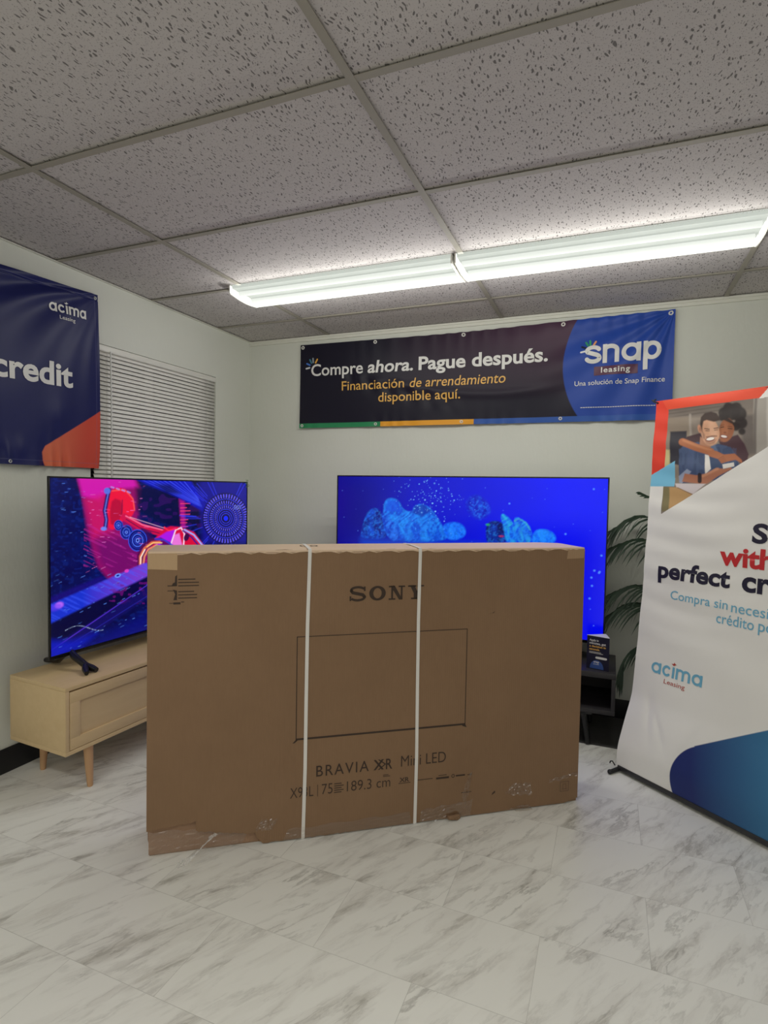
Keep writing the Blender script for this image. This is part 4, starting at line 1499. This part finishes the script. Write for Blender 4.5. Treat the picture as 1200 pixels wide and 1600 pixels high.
# crumpled clear packing tape along the foot of the carton
M_clear = bpy.data.materials.new('clear_tape')
M_clear.use_nodes = True
t = M_clear.node_tree
t.nodes.remove(t.nodes['Principled BSDF'])
gl = t.nodes.new('ShaderNodeBsdfGlossy')
gl.inputs['Color'].default_value = (1, 1, 1, 1)
gl.inputs['Roughness'].default_value = 0.2
tr = t.nodes.new('ShaderNodeBsdfTransparent')
tr.inputs[0].default_value = (0.93, 0.91, 0.89, 1)
mx = t.nodes.new('ShaderNodeMixShader')
mx.inputs[0].default_value = 0.09
t.links.new(tr.outputs[0], mx.inputs[1])
t.links.new(gl.outputs[0], mx.inputs[2])
t.links.new(mx.outputs[0], t.nodes['Material Output'].inputs[0])


def crumple(name, pts, seed, amp, off, nrm=26, P=P_front):
    """a wrinkled film inside the quad pts (bl, br, tr, tl)"""
    r = np.random.default_rng(seed)
    n, m_ = nrm, max(5, nrm // 2)
    p = np.array(pts, float)
    vs, fs = [], []
    ph = r.uniform(0, 6, 6)
    for j in range(m_ + 1):
        for i in range(n + 1):
            u, v = i / n, j / m_
            q = (p[0] * (1 - u) + p[1] * u) * (1 - v) + (p[3] * (1 - u) + p[2] * u) * v
            ed = 0.003 * math.sin(u * 21 + ph[0]) * (1 if j in (0, m_) else 0)
            hgt = abs(math.sin(u * 15 + v * 7 + ph[1]) * math.sin(u * 6 - v * 11 + ph[2])) * amp + r.uniform(0, amp * .7)
            vs.append(P(q[0] + ed, max(q[1] + ed, 0.002), off + hgt))
    for j in range(m_):
        for i in range(n):
            b_ = j * (n + 1) + i
            fs.append((b_, b_ + 1, b_ + n + 2, b_ + n + 1))
    return mesh(name, vs, fs, M_clear, crt)


crumple('packing_tape', [(0.004, 0.004), (0.33, 0.004), (0.36, 0.075), (0.004, 0.092)], 1, 0.0028, -0.0165, 34)
crumple('packing_tape', [(0.375, 0.060), (0.44, 0.052), (0.46, 0.092), (0.40, 0.100)], 2, 0.005, 0.001, 16)
crumple('packing_tape', [(0.48, 0.004), (0.99, 0.004), (0.98, 0.052), (0.5, 0.046)], 3, 0.0016, 0.001, 30)
crumple('packing_tape', [(1.02, 0.004), (1.24, 0.004), (1.25, 0.070), (1.03, 0.055)], 4, 0.003, 0.001, 24)
crumple('packing_tape', [(1.39, 0.075), (1.52, 0.06), (1.51, 0.115), (1.43, 0.120)], 5, 0.006, 0.001, 20)
crumple('packing_tape', [(1.60, 0.10), (1.735, 0.12), (1.735, 0.135), (1.60, 0.115)], 6, 0.003, 0.001, 14)
crumple('packing_tape', [(1.20, 0.09), (1.222, 0.05), (1.245, 0.185), (1.235, 0.185)], 8, 0.004, 0.001, 16)
# a loose twisted tail of tape lying on the floor in front of the left corner
rq = np.random.default_rng(9)
vs, fs = [], []
for i in range(40):
    t_ = i / 39
    s, of, z_ = 0.235 - 0.125 * t_, 0.012 + 0.052 * t_ ** 1.1, 0.068 * (1 - t_) ** 1.5 + 0.004
    for j in range(6):
        v = j / 5 - .5
        tw = t_ * 5
        vs.append(P_front(s + v * 0.03 * math.cos(tw * .3) + rq.uniform(-.002, .002), max(z_ + v * 0.03 * math.sin(tw) + rq.uniform(0, .004), 0.0015), of + abs(v) * .01 + rq.uniform(0, .005)))
for i in range(39):
    for j in range(5):
        b_ = i * 6 + j
        fs.append((b_, b_ + 1, b_ + 7, b_ + 6))
M_haze = mat('hazy_tape', (0.75, 0.74, 0.72), 0.18, Transmission_Weight=0.0, Alpha=0.42)
mesh('tape_tail', vs, fs, M_haze, crt)
# scraps bunched at the bottom edge
for q, s0 in enumerate((1.165, 1.47)):
    rq = np.random.default_rng(20 + q)
    bm = bmesh.new()
    bmesh.ops.create_icosphere(bm, subdivisions=2, radius=1.0)
    for v in bm.verts:
        c = v.co.copy()
        k_ = 1 + rq.uniform(-.35, .3)
        v.co = Vector(P_box(s0 + c.x * (.03 + .02 * q) * k_, max(0.013 + c.z * .012 * k_, 0.001), FO + .012 + c.y * .012 * k_))
    from_bm('tape_scrap', bm, M_card if q == 0 else M_clear, crt)
# scuffs: a nick, dark hole by the tear, tear shading comes from the sheet's own edge
conform('scuff_mark', [poly((1.335, .078), (1.352, .088), (1.350, .096), (1.34, .088))], P_front, M_ink, crt, 0.0008, .1)
conform('scuff_mark', [poly((1.03 + .27, .84), (1.055 + .27, .842), (1.06 + .27, .85), (1.05 + .27, .8425))], P_front, M_ink, crt, 0.0008, .1)
adopt(crt)

# ------------------------------------------------------------------ roll-up banner at the right
RO = np.array([0.06, 2.915])
rd = np.array([0.779, -0.627])
rn = np.array([0.627, 0.779])         # away from the viewer
RW, RZ0, RZ1 = 0.86, 0.026, 1.792
TZ = np.array([0.0, 0.03, 0.13, 0.25, 0.36, 0.50, 0.80, 1.42, 1.80])
TT = np.array([0.0, 0.0, 0.006, 0.045, 0.088, 0.112, 0.146, 0.184, 0.205])
_zz = np.linspace(0, 1.8, 181)
_tt = np.interp(_zz, TZ, TT)
_kk = np.exp(-np.linspace(-2, 2, 13) ** 2)
_tt = np.convolve(np.pad(_tt, 6, mode='edge'), _kk / _kk.sum(), 'valid')


def roll_w(s, z_):
    wv = 0.0016 * np.sin(z_ * 62 + 2.2 * np.sin(s * 6)) * np.sin(s * 5 + 0.5) * np.clip((z_ - .55) / .3, 0, 1)
    wv = wv + 0.0022 * np.sin(z_ * 23 + s * 9) * np.clip((z_ - .2) / .5, 0, 1)
    e = np.clip(1 - s / 0.18, 0, 1)
    wv = wv + 0.010 * e * e * np.sin(np.clip((z_ - .1) / .45, 0, 1) * PI)
    wv = wv + 0.006 * np.exp(-((s - .09 - (.40 - z_) * .25) / .022) ** 2 - ((z_ - .30) / .09) ** 2)
    wv = wv + 0.004 * np.exp(-((s - .13 - (.34 - z_) * .6) / .02) ** 2 - ((z_ - .26) / .07) ** 2)
    return wv


def P_roll(s, z_, off=0.0):
    t_ = np.interp(z_, _zz, _tt) + roll_w(s, z_) - off
    return np.stack(np.broadcast_arrays(RO[0] + rd[0] * s + rn[0] * t_, RO[1] + rd[1] * s + rn[1] * t_, z_), -1)


def project(P):
    """where the camera sees points of the leaning sheet; used to read the print's layout off the photograph"""
    R = np.array([rt, up, fwd])
    q = (P - np.array([0, 0, EYE])) @ R.T
    return 600 + F_PX * q[..., 0] / q[..., 2], 800 - F_PX * q[..., 1] / q[..., 2]


# traced points of the print -> metres on the sheet, through the sheet's four corners
def sheet_h(zlo, zhi):
    c = np.array([[0, zhi], [0.6, zhi], [0.6, zlo], [0, zlo]])
    X, Y = project(np.stack([P_roll(s, z_) - np.array([0, 0, 0]) for s, z_ in c]))
    return homography([tuple(q) for q in c], list(zip(X, Y)))


HUP = sheet_h(0.45, RZ1)


rb = empty('rollup_banner', (*(RO + rd * RW / 2), 0), 'tall white roll-up banner with a red border and a printed couple, at right', 'banner')


def roll_art(U, V):
    X, Y = hmap(HUP, U, V)
    a = Art(X, Y, (236, 234, 230))
    # photo area
    x, y = (X - 1030) * 7.06, (Y - 620) * 7.06
    photo = Art(x, y, (150, 138, 126))
    n1 = vnoise(x, y, 120, 40, 31)
    photo.put(n1, (112, 100, 92), .7)
    photo.poly([(40, 60), (1300, -80), (1300, 130), (40, 250)], (112, 102, 94), .8, soft=60)
    for yy in (130, 165, 205):
        photo.line([(60, yy + 30), (760, yy - 70)], 12, (84, 76, 70), .6, 12)
    photo.poly([(60, 230), (330, 220), (330, 1000), (40, 1000)], (142, 128, 112), .8, soft=30)
    photo.line([(335, 200), (335, 560)], 26, (168, 158, 148), .7, 14)
    photo.poly([(112, 385), (292, 378), (292, 560), (215, 760), (108, 730)], (30, 30, 46), .95, soft=16)
    photo.poly([(40, 580), (108, 590), (108, 800), (40, 830)], (206, 196, 140), .9, soft=20)
    photo.poly([(1040, 20), (1180, 0), (1180, 600), (1040, 640)], (168, 162, 154), .9, soft=20)
    photo.line([(1065, 20), (1045, 620)], 30, (104, 96, 90), .8, 16)
    photo.poly([(1180, -20), (1400, -40), (1400, 600), (1180, 600)], (196, 192, 186), .9, soft=20)
    photo.poly([(880, 200), (1040, 200), (1040, 640), (930, 640)], (104, 96, 92), .8, soft=40)
    # her jumper behind
    photo.poly([(232, 500), (300, 440), (440, 400), (480, 470), (380, 560), (300, 560)], (66, 40, 46), soft=14)
    photo.poly([(640, 470), (760, 450), (860, 420), (930, 520), (975, 640), (960, 720), (880, 740), (820, 640), (700, 640)], (74, 46, 54), soft=16)
    # her hair and face
    for cx, cy_, r in ((790, 170, 100), (880, 190, 85), (900, 290, 70), (720, 180, 70), (905, 385, 40), (850, 120, 60), (840, 330, 50), (760, 110, 50), (690, 230, 40)):
        photo.ell(cx, cy_, r, r * .95, (38, 28, 26), .95, soft=20)
    photo.ell(735, 370, 82, 132, (158, 98, 66), rot=14, soft=12)
    photo.ell(715, 360, 40, 70, (190, 124, 86), .6, rot=14, soft=30)
    photo.poly([(660, 250), (740, 220), (830, 290), (836, 350), (800, 300), (720, 262)], (40, 30, 28), .95, soft=14)
    photo.line([(672, 340), (706, 334)], 9, (44, 28, 24), .9, 5)
    photo.line([(752, 352), (798, 356)], 9, (44, 28, 24), .9, 5)
    photo.line([(672, 318), (712, 312)], 6, (60, 36, 28), .7, 4)
    photo.line([(750, 328), (800, 334)], 6, (60, 36, 28), .7, 4)
    photo.ell(716, 398, 17, 12, (136, 78, 54), .8, soft=7)
    photo.ell(704, 444, 42, 24, (120, 50, 44), rot=10, soft=6)
    photo.ell(704, 440, 34, 13, (238, 228, 222), rot=10, soft=5)
    photo.ell(700, 480, 46, 22, (170, 108, 74), .6, soft=14)
    # his shirt
    photo.poly([(215, 590), (260, 540), (420, 500), (560, 560), (640, 520), (780, 560), (830, 640), (880, 760), (880, 900), (240, 960), (205, 880)], (62, 78, 112), soft=12)
    photo.put(((vnoise(x, y, 26, 60, 40) > .55) & (y > 540) & (y < 930) & (x > 210) & (x < 840)) * 1.0, (84, 102, 138), .35)
    photo.poly([(300, 560), (420, 520), (380, 640), (350, 830), (290, 800)], (80, 96, 134), .6, soft=30)
    photo.poly([(556, 560), (600, 520), (640, 600), (610, 620)], (98, 116, 146), .9, soft=10)
    photo.poly([(495, 640), (540, 650), (565, 800), (500, 860)], (232, 228, 222), soft=8)
    photo.poly([(540, 650), (690, 690), (720, 800), (580, 800)], (56, 74, 108), soft=10)
    photo.poly([(200, 880), (300, 800), (345, 830), (235, 960), (205, 950)], (150, 160, 184), soft=10)
    # his neck and head
    photo.poly([(440, 440), (560, 520), (556, 580), (440, 530)], (176, 124, 96), soft=12)
    photo.ell(553, 390, 102, 152, (214, 162, 130), rot=-6, soft=12)
    photo.ell(585, 360, 48, 90, (234, 188, 156), .7, rot=-6, soft=34)
    photo.ell(438, 356, 22, 46, (206, 150, 120), rot=-8, soft=8)
    photo.ell(442, 360, 9, 26, (150, 96, 74), .6, soft=8)
    photo.poly([(446, 300), (456, 226), (500, 180), (570, 166), (630, 182), (662, 228), (664, 262), (600, 278), (520, 258), (486, 270), (470, 330), (462, 392)], (62, 46, 40), soft=14)
    photo.poly([(462, 372), (490, 420), (500, 480), (470, 460)], (120, 84, 66), .6, soft=18)
    photo.line([(494, 352), (544, 360)], 9, (66, 46, 38), .9, 5)
    photo.line([(596, 352), (642, 344)], 9, (66, 46, 38), .9, 5)
    photo.line([(504, 376), (544, 378)], 8, (60, 42, 38), .8, 5)
    photo.line([(600, 370), (636, 366)], 8, (60, 42, 38), .8, 5)
    photo.poly([(566, 370), (584, 370), (598, 428), (560, 430)], (228, 178, 146), .8, soft=10)
    photo.line([(560, 432), (600, 430)], 6, (160, 106, 82), .7, 6)
    photo.line([(510, 446), (570, 438), (620, 436)], 16, (110, 78, 62), .7, 10)
    photo.ell(552, 470, 52, 27, (130, 64, 54), rot=-10, soft=6)
    photo.ell(554, 466, 44, 17, (244, 236, 228), rot=-10, soft=5)
    photo.poly([(490, 480), (560, 500), (620, 470), (600, 520), (545, 534), (510, 520)], (150, 108, 86), .6, soft=16)
    # her forearms and hands
    photo.line([(250, 500), (400, 560), (560, 610)], 82, (176, 108, 72), 1, 12)
    photo.line([(260, 482), (400, 540), (560, 594)], 26, (206, 140, 98), .7, 18)
    photo.poly([(520, 590), (620, 600), (700, 640), (690, 660), (640, 690), (540, 660)], (182, 114, 78), soft=10)
    photo.poly([(640, 690), (700, 640), (820, 630), (900, 700), (910, 740), (830, 700), (740, 720), (680, 740)], (178, 108, 72), soft=10)
    for q in range(4):
        photo.line([(640 + q * 8, 690 + q * 14), (700 + q * 10, 660 + q * 16)], 4, (116, 64, 44), .7, 4)
    # his forearm, watch, phone
    photo.poly([(235, 940), (270, 850), (400, 870), (520, 850), (620, 790), (720, 800), (780, 780), (800, 800), (640, 880), (520, 960), (480, 970)], (178, 116, 88), soft=10)
    photo.line([(470, 880), (640, 800)], 26, (216, 156, 120), .6, 16)
    photo.poly([(690, 750), (815, 728), (822, 772), (700, 800)], (226, 220, 214), soft=6)
    photo.line([(436, 866), (432, 936)], 44, (26, 24, 32), .95, 8)
    photo.poly([(160, 960), (500, 965), (360, 1080), (180, 1010)], (214, 204, 206), soft=10)
    photo.poly([(90, 1000), (190, 1004), (360, 1082), (90, 1260)], (196, 156, 104), soft=12)
    photo.poly([(30, 1000), (100, 1000), (96, 1260), (20, 1270)], (132, 122, 84), soft=14)
    photo.line([(190, 1006), (350, 1084)], 8, (110, 70, 50), .7, 6)
    P0 = [(1039.5, 639), (1400, 588), (1400, 560), (1400, 570), (1200, 698), (1033, 803), (1038, 763)]
    mk = Art(X, Y, (0, 0, 0)).poly([(1038, 640), (1199, 620), (1330, 600), (1330, 610), (1200, 697.5), (1031.5, 804), (1034, 763)], (255, 255, 255))
    a.C = a.C * (1 - mk[..., None]) + photo.C * mk[..., None]
    # red border: left band and top band
    a.poly([(1015, 575), (1044, 642), (1037, 731), (1010, 748), (1005, 700)], (226, 62, 40))
    a.poly([(1024, 600), (1240, 560), (1186, 622), (1042, 640.5)], (230, 78, 48))
    a.poly([(1186, 622.5), (1240, 560), (1330, 540), (1330, 600), (1199, 620.5)], (234, 232, 228))
    # pale blue wedge
    a.poly([(1010, 746), (1054, 720.5), (1052, 760.5), (1010, 760.5)], (120, 190, 222))
    a.poly([(1000, 760.5), (1034.5, 760.5), (1031, 806), (1000, 806)], (236, 234, 230))
    # navy rounded shape at the foot, in metres
    b = Art(U, V, (0, 0, 0))
    m1 = b.ell(0.441, 0.110, 0.168, 0.168, (255, 255, 255), soft=.003)
    m2 = b.poly([(0.353, 0.256), (0.95, 0.623), (0.95, -0.1), (0.43, -0.06)], (255, 255, 255), soft=.003)
    m3 = np.clip(np.maximum(m1, m2), 0, 1)
    g = np.clip((U - 0.36) / 0.32 + (V - .15) * .8, 0, 1)[..., None]
    navy = lin((24, 42, 110)) * (1 - g) + lin((52, 116, 160)) * g
    a.C = a.C * (1 - m3[..., None]) + navy * m3[..., None]
    return a.C


NU, NV = 430, 880
U, V = uvgrid(NU, NV, 0.0, RW, RZ0, RZ1)
print_grid('banner_sheet', NU, NV, P_roll, roll_art(U, V), M_sheetprint, rb, 0.0, RW, RZ0, RZ1)
M_navyink = mat('navy_ink', rgb(28, 24, 50), 0.5)
M_redink = mat('red_ink', rgb(200, 44, 48), 0.5)
M_blueink = mat('sky_ink', rgb(112, 176, 206), 0.5)
M_brick = mat('brick_ink', rgb(176, 62, 50), 0.5)


PR = dict(P=P_roll, parent=rb, off=0.0014, maxlen=0.02)
words('headline_lettering', text_poly('perfect', 0.078, 0.946, 0.413, 0.077, 0.034) + text_poly('cre', 0.461, 0.943, 0.632, 0.060, 0.034), m=M_navyink, **PR)
words('headline_lettering', text_poly('S', 0.488, 1.148, 0.548, 0.079, 0.034), m=M_navyink, **PR)
words('accent_lettering', text_poly('with', 0.361, 1.042, 0.580, 0.081, 0.034), m=M_redink, **PR)
words('subline_lettering', text_poly('Compra sin', 0.149, 0.852, 0.413, 0.040, 0.004) + text_poly('necesi', 0.428, 0.846, 0.574, 0.040, 0.004)
        + text_poly('crédito', 0.367, 0.788, 0.523, 0.044, 0.004) + text_poly('po', 0.540, 0.790, 0.598, 0.031, 0.004), m=M_blueink, **PR)
aw, bird = acima_word(0.090, 0.496, 0.336, 0.050, 0.0108)
conform('logo_lettering', aw, m=M_blueink, **PR)
conform('logo_bird', bird, m=M_brick, **PR)
conform('logo_caption', text_poly('Leasing', 0.161, 0.463, 0.262, 0.020, 0.0), m=M_brick, **PR)


def P_base(s, d_, z_):
    q = RO + rd * s + rn * d_
    return Vector((q[0], q[1], z_))


RM = Matrix(((rd[0], rn[0], 0, RO[0]), (rd[1], rn[1], 0, RO[1]), (0, 0, 1, 0), (0, 0, 0, 1)))
M_graphite = mat('graphite_metal', rgb(58, 58, 60), 0.4, 0.4)
box('base_rail', (0.01, -0.004, 0.012), (RW - 0.01, 0.03, 0.034), M_graphite, rb, 0.003, RM)
for s in (0.012, RW - 0.012):
    bm = bmesh.new()
    bm_tube(bm, [RM @ Vector((s - .002, -0.055, 0.010)), RM @ Vector((s, 0.0, 0.0135)), RM @ Vector((s, 0.20, 0.010))], [0.010, 0.0095, 0.0095], 10)
    bmesh.ops.create_uvsphere(bm, u_segments=10, v_segments=8, radius=0.0115, matrix=Matrix.Translation(RM @ Vector((s - .002, -0.055, 0.0115))))
    from_bm('foot', bm, M_rubber, rb, True, 60)
tube('hook', [RM @ Vector((0.004, -0.012, 0.03)), RM @ Vector((-0.01, -0.014, 0.046)), RM @ Vector((-0.022, -0.012, 0.04)), RM @ Vector((-0.026, -0.012, 0.03))], 0.003, M_rubber, rb, 6)
tube('pole', [RM @ Vector((RW / 2, 0.06, 0.02)), RM @ Vector((RW / 2, 0.15, 0.5)), RM @ Vector((RW / 2, 0.222, 1.785))], 0.010, M_graphite, rb, 12)
box('top_rail', (0.006, 0.206, RZ1 - 0.022), (RW - 0.006, 0.226, RZ1 - 0.002), M_graphite, rb, 0.003, RM)
bm = bmesh.new()
bm_tube(bm, [RM @ Vector((0.012, 0.200, RZ1 - 0.010)), RM @ Vector((-0.010, 0.206, RZ1 - 0.002)), RM @ Vector((-0.016, 0.21, RZ1 + 0.008)), RM @ Vector((-0.008, 0.212, RZ1 + 0.012))], 0.004, 8)
bm_tube(bm, [RM @ Vector((-0.012, 0.206, RZ1 - 0.002)), RM @ Vector((-0.026, 0.207, RZ1 + 0.010))], 0.0035, 8)
from_bm('corner_clip', bm, M_rubber, rb, True, 60)
adopt(rb)

# ------------------------------------------------------------------ palm behind the roll-up banner
pl = empty('potted_palm', (0.44, 3.33, 0.0), 'dark green palm between the back television and the white roll-up banner', 'plant')
bm = bmesh.new()
ring = [(0.001, 0.003), (0.10, 0.003), (0.105, 0.012), (0.135, 0.24), (0.145, 0.245), (0.145, 0.262), (0.128, 0.262), (0.122, 0.225)]
n = 28
rows = [[bm.verts.new((0.44 + r * math.cos(2 * PI * k_ / n), 3.33 + r * math.sin(2 * PI * k_ / n), z_)) for k_ in range(n)] for r, z_ in ring]
for p, q in zip(rows, rows[1:]):
    for k_ in range(n):
        bm.faces.new((p[k_], p[(k_ + 1) % n], q[(k_ + 1) % n], q[k_]))
from_bm('pot', bm, M_pot, pl, True, 40)
bm = bmesh.new()
bmesh.ops.create_circle(bm, cap_ends=True, segments=24, radius=0.124, matrix=Matrix.Translation((0.44, 3.33, 0.23)))
from_bm('soil', bm, M_soil, pl)
for q, (ox, oy, h) in enumerate(((0, 0, .75), (.03, .02, .6), (-.03, .01, .5))):
    tube('stem', [(0.44 + ox, 3.33 + oy, 0.225), (0.44 + ox * 1.5, 3.34 + oy, h * .6), (0.43 + ox * 1.8, 3.36 + oy, h)], [0.014, 0.012, 0.009], M_stem, pl, 8)


def spline(pts, n):
    p = np.array(pts, float)
    t_ = np.linspace(0, len(p) - 1, n)
    out_ = []
    for x in t_:
        i = min(int(x), len(p) - 2)
        f_ = x - i
        p0, p1, p2, p3 = p[max(i - 1, 0)], p[i], p[i + 1], p[min(i + 2, len(p) - 1)]
        out_.append(.5 * ((2 * p1) + (-p0 + p2) * f_ + (2 * p0 - 5 * p1 + 4 * p2 - p3) * f_ ** 2 + (-p0 + 3 * p1 - 3 * p2 + p3) * f_ ** 3))
    return np.array(out_)


def frond(pts, seed, n_leaf=18, llen=0.25, start=.22, droop=1.25):
    r = np.random.default_rng(seed)
    sp2 = spline(pts, 40)
    bm = bmesh.new()
    bm_tube(bm, [tuple(p) for p in sp2], list(np.linspace(.0055, .0014, len(sp2))), 6)
    for i in range(n_leaf):
        t_ = start + (1 - start) * i / (n_leaf - 1)
        k_ = t_ * (len(sp2) - 1)
        i0 = min(int(k_), len(sp2) - 2)
        p = sp2[i0] + (sp2[i0 + 1] - sp2[i0]) * (k_ - i0)
        d_ = sp2[i0 + 1] - sp2[i0]
        d_ = d_ / np.linalg.norm(d_)
        L_ = llen * (0.65 + .5 * math.sin(PI * min(1, .2 + t_ * .8))) * r.uniform(.85, 1.1)
        for sg_ in (-1, 1):
            side = np.cross(d_, [0, 0, 1.0])
            side = side / (np.linalg.norm(side) + 1e-9) * sg_
            v0 = d_ * .75 + side * r.uniform(.35, .6) + np.array([0, 0, .05])
            pos = p.copy()
            prev = None
            segs = 6
            for j in range(segs + 1):
                f_ = j / segs
                dirn = v0 + np.array([0, 0, -2.0 * droop]) * f_ ** 1.1
                dirn = dirn / np.linalg.norm(dirn)
                wv = (.0050 * math.sin(PI * (.12 + .88 * f_)) + .0006) if j < segs else .0002
                wd = np.cross(dirn, side + np.array([0.3, 0, .2]))
                wd = wd / (np.linalg.norm(wd) + 1e-9)
                wd = wd * .5 + np.array([dirn[2], 0, -dirn[0]]) * .6
                wd = wd / (np.linalg.norm(wd) + 1e-9)
                q_ = pos.copy()
                q_[1] = min(q_[1], YB - .02)
                a_, b_ = bm.verts.new(tuple(q_ + wd * wv)), bm.verts.new(tuple(q_ - wd * wv))
                if prev:
                    bm.faces.new((prev[0], prev[1], b_, a_))
                prev = (a_, b_)
                pos = pos + dirn * L_ / segs
    return from_bm('frond', bm, M_leaf, pl, True)


frond([(.43, 3.37, .72), (.36, 3.42, 1.08), (.2, 3.47, 1.205), (.08, 3.485, 1.175), (-.06, 3.49, 1.08)], 1)
frond([(.43, 3.37, .70), (.36, 3.42, .97), (.2, 3.48, 1.075), (.07, 3.49, 1.055), (-.06, 3.49, .99)], 2)
frond([(.42, 3.37, .55), (.32, 3.43, .76), (.18, 3.48, .815), (.06, 3.49, .785), (-.06, 3.49, .71)], 3)
frond([(.42, 3.37, .50), (.32, 3.42, .66), (.18, 3.47, .715), (.08, 3.48, .69), (-.04, 3.48, .60)], 4)
frond([(.42, 3.36, .42), (.30, 3.38, .54), (.175, 3.40, .50), (.105, 3.41, .42), (.085, 3.41, .33)], 5, 18, .2, .3, 1.3)
frond([(.44, 3.36, .70), (.40, 3.42, 1.10), (.28, 3.46, 1.29), (.19, 3.48, 1.325), (.155, 3.48, 1.34)], 6, 14, .06, .3, .3)
frond([(.45, 3.36, .60), (.50, 3.42, .95), (.56, 3.46, 1.12), (.64, 3.46, 1.10)], 7, 20)
adopt(pl)
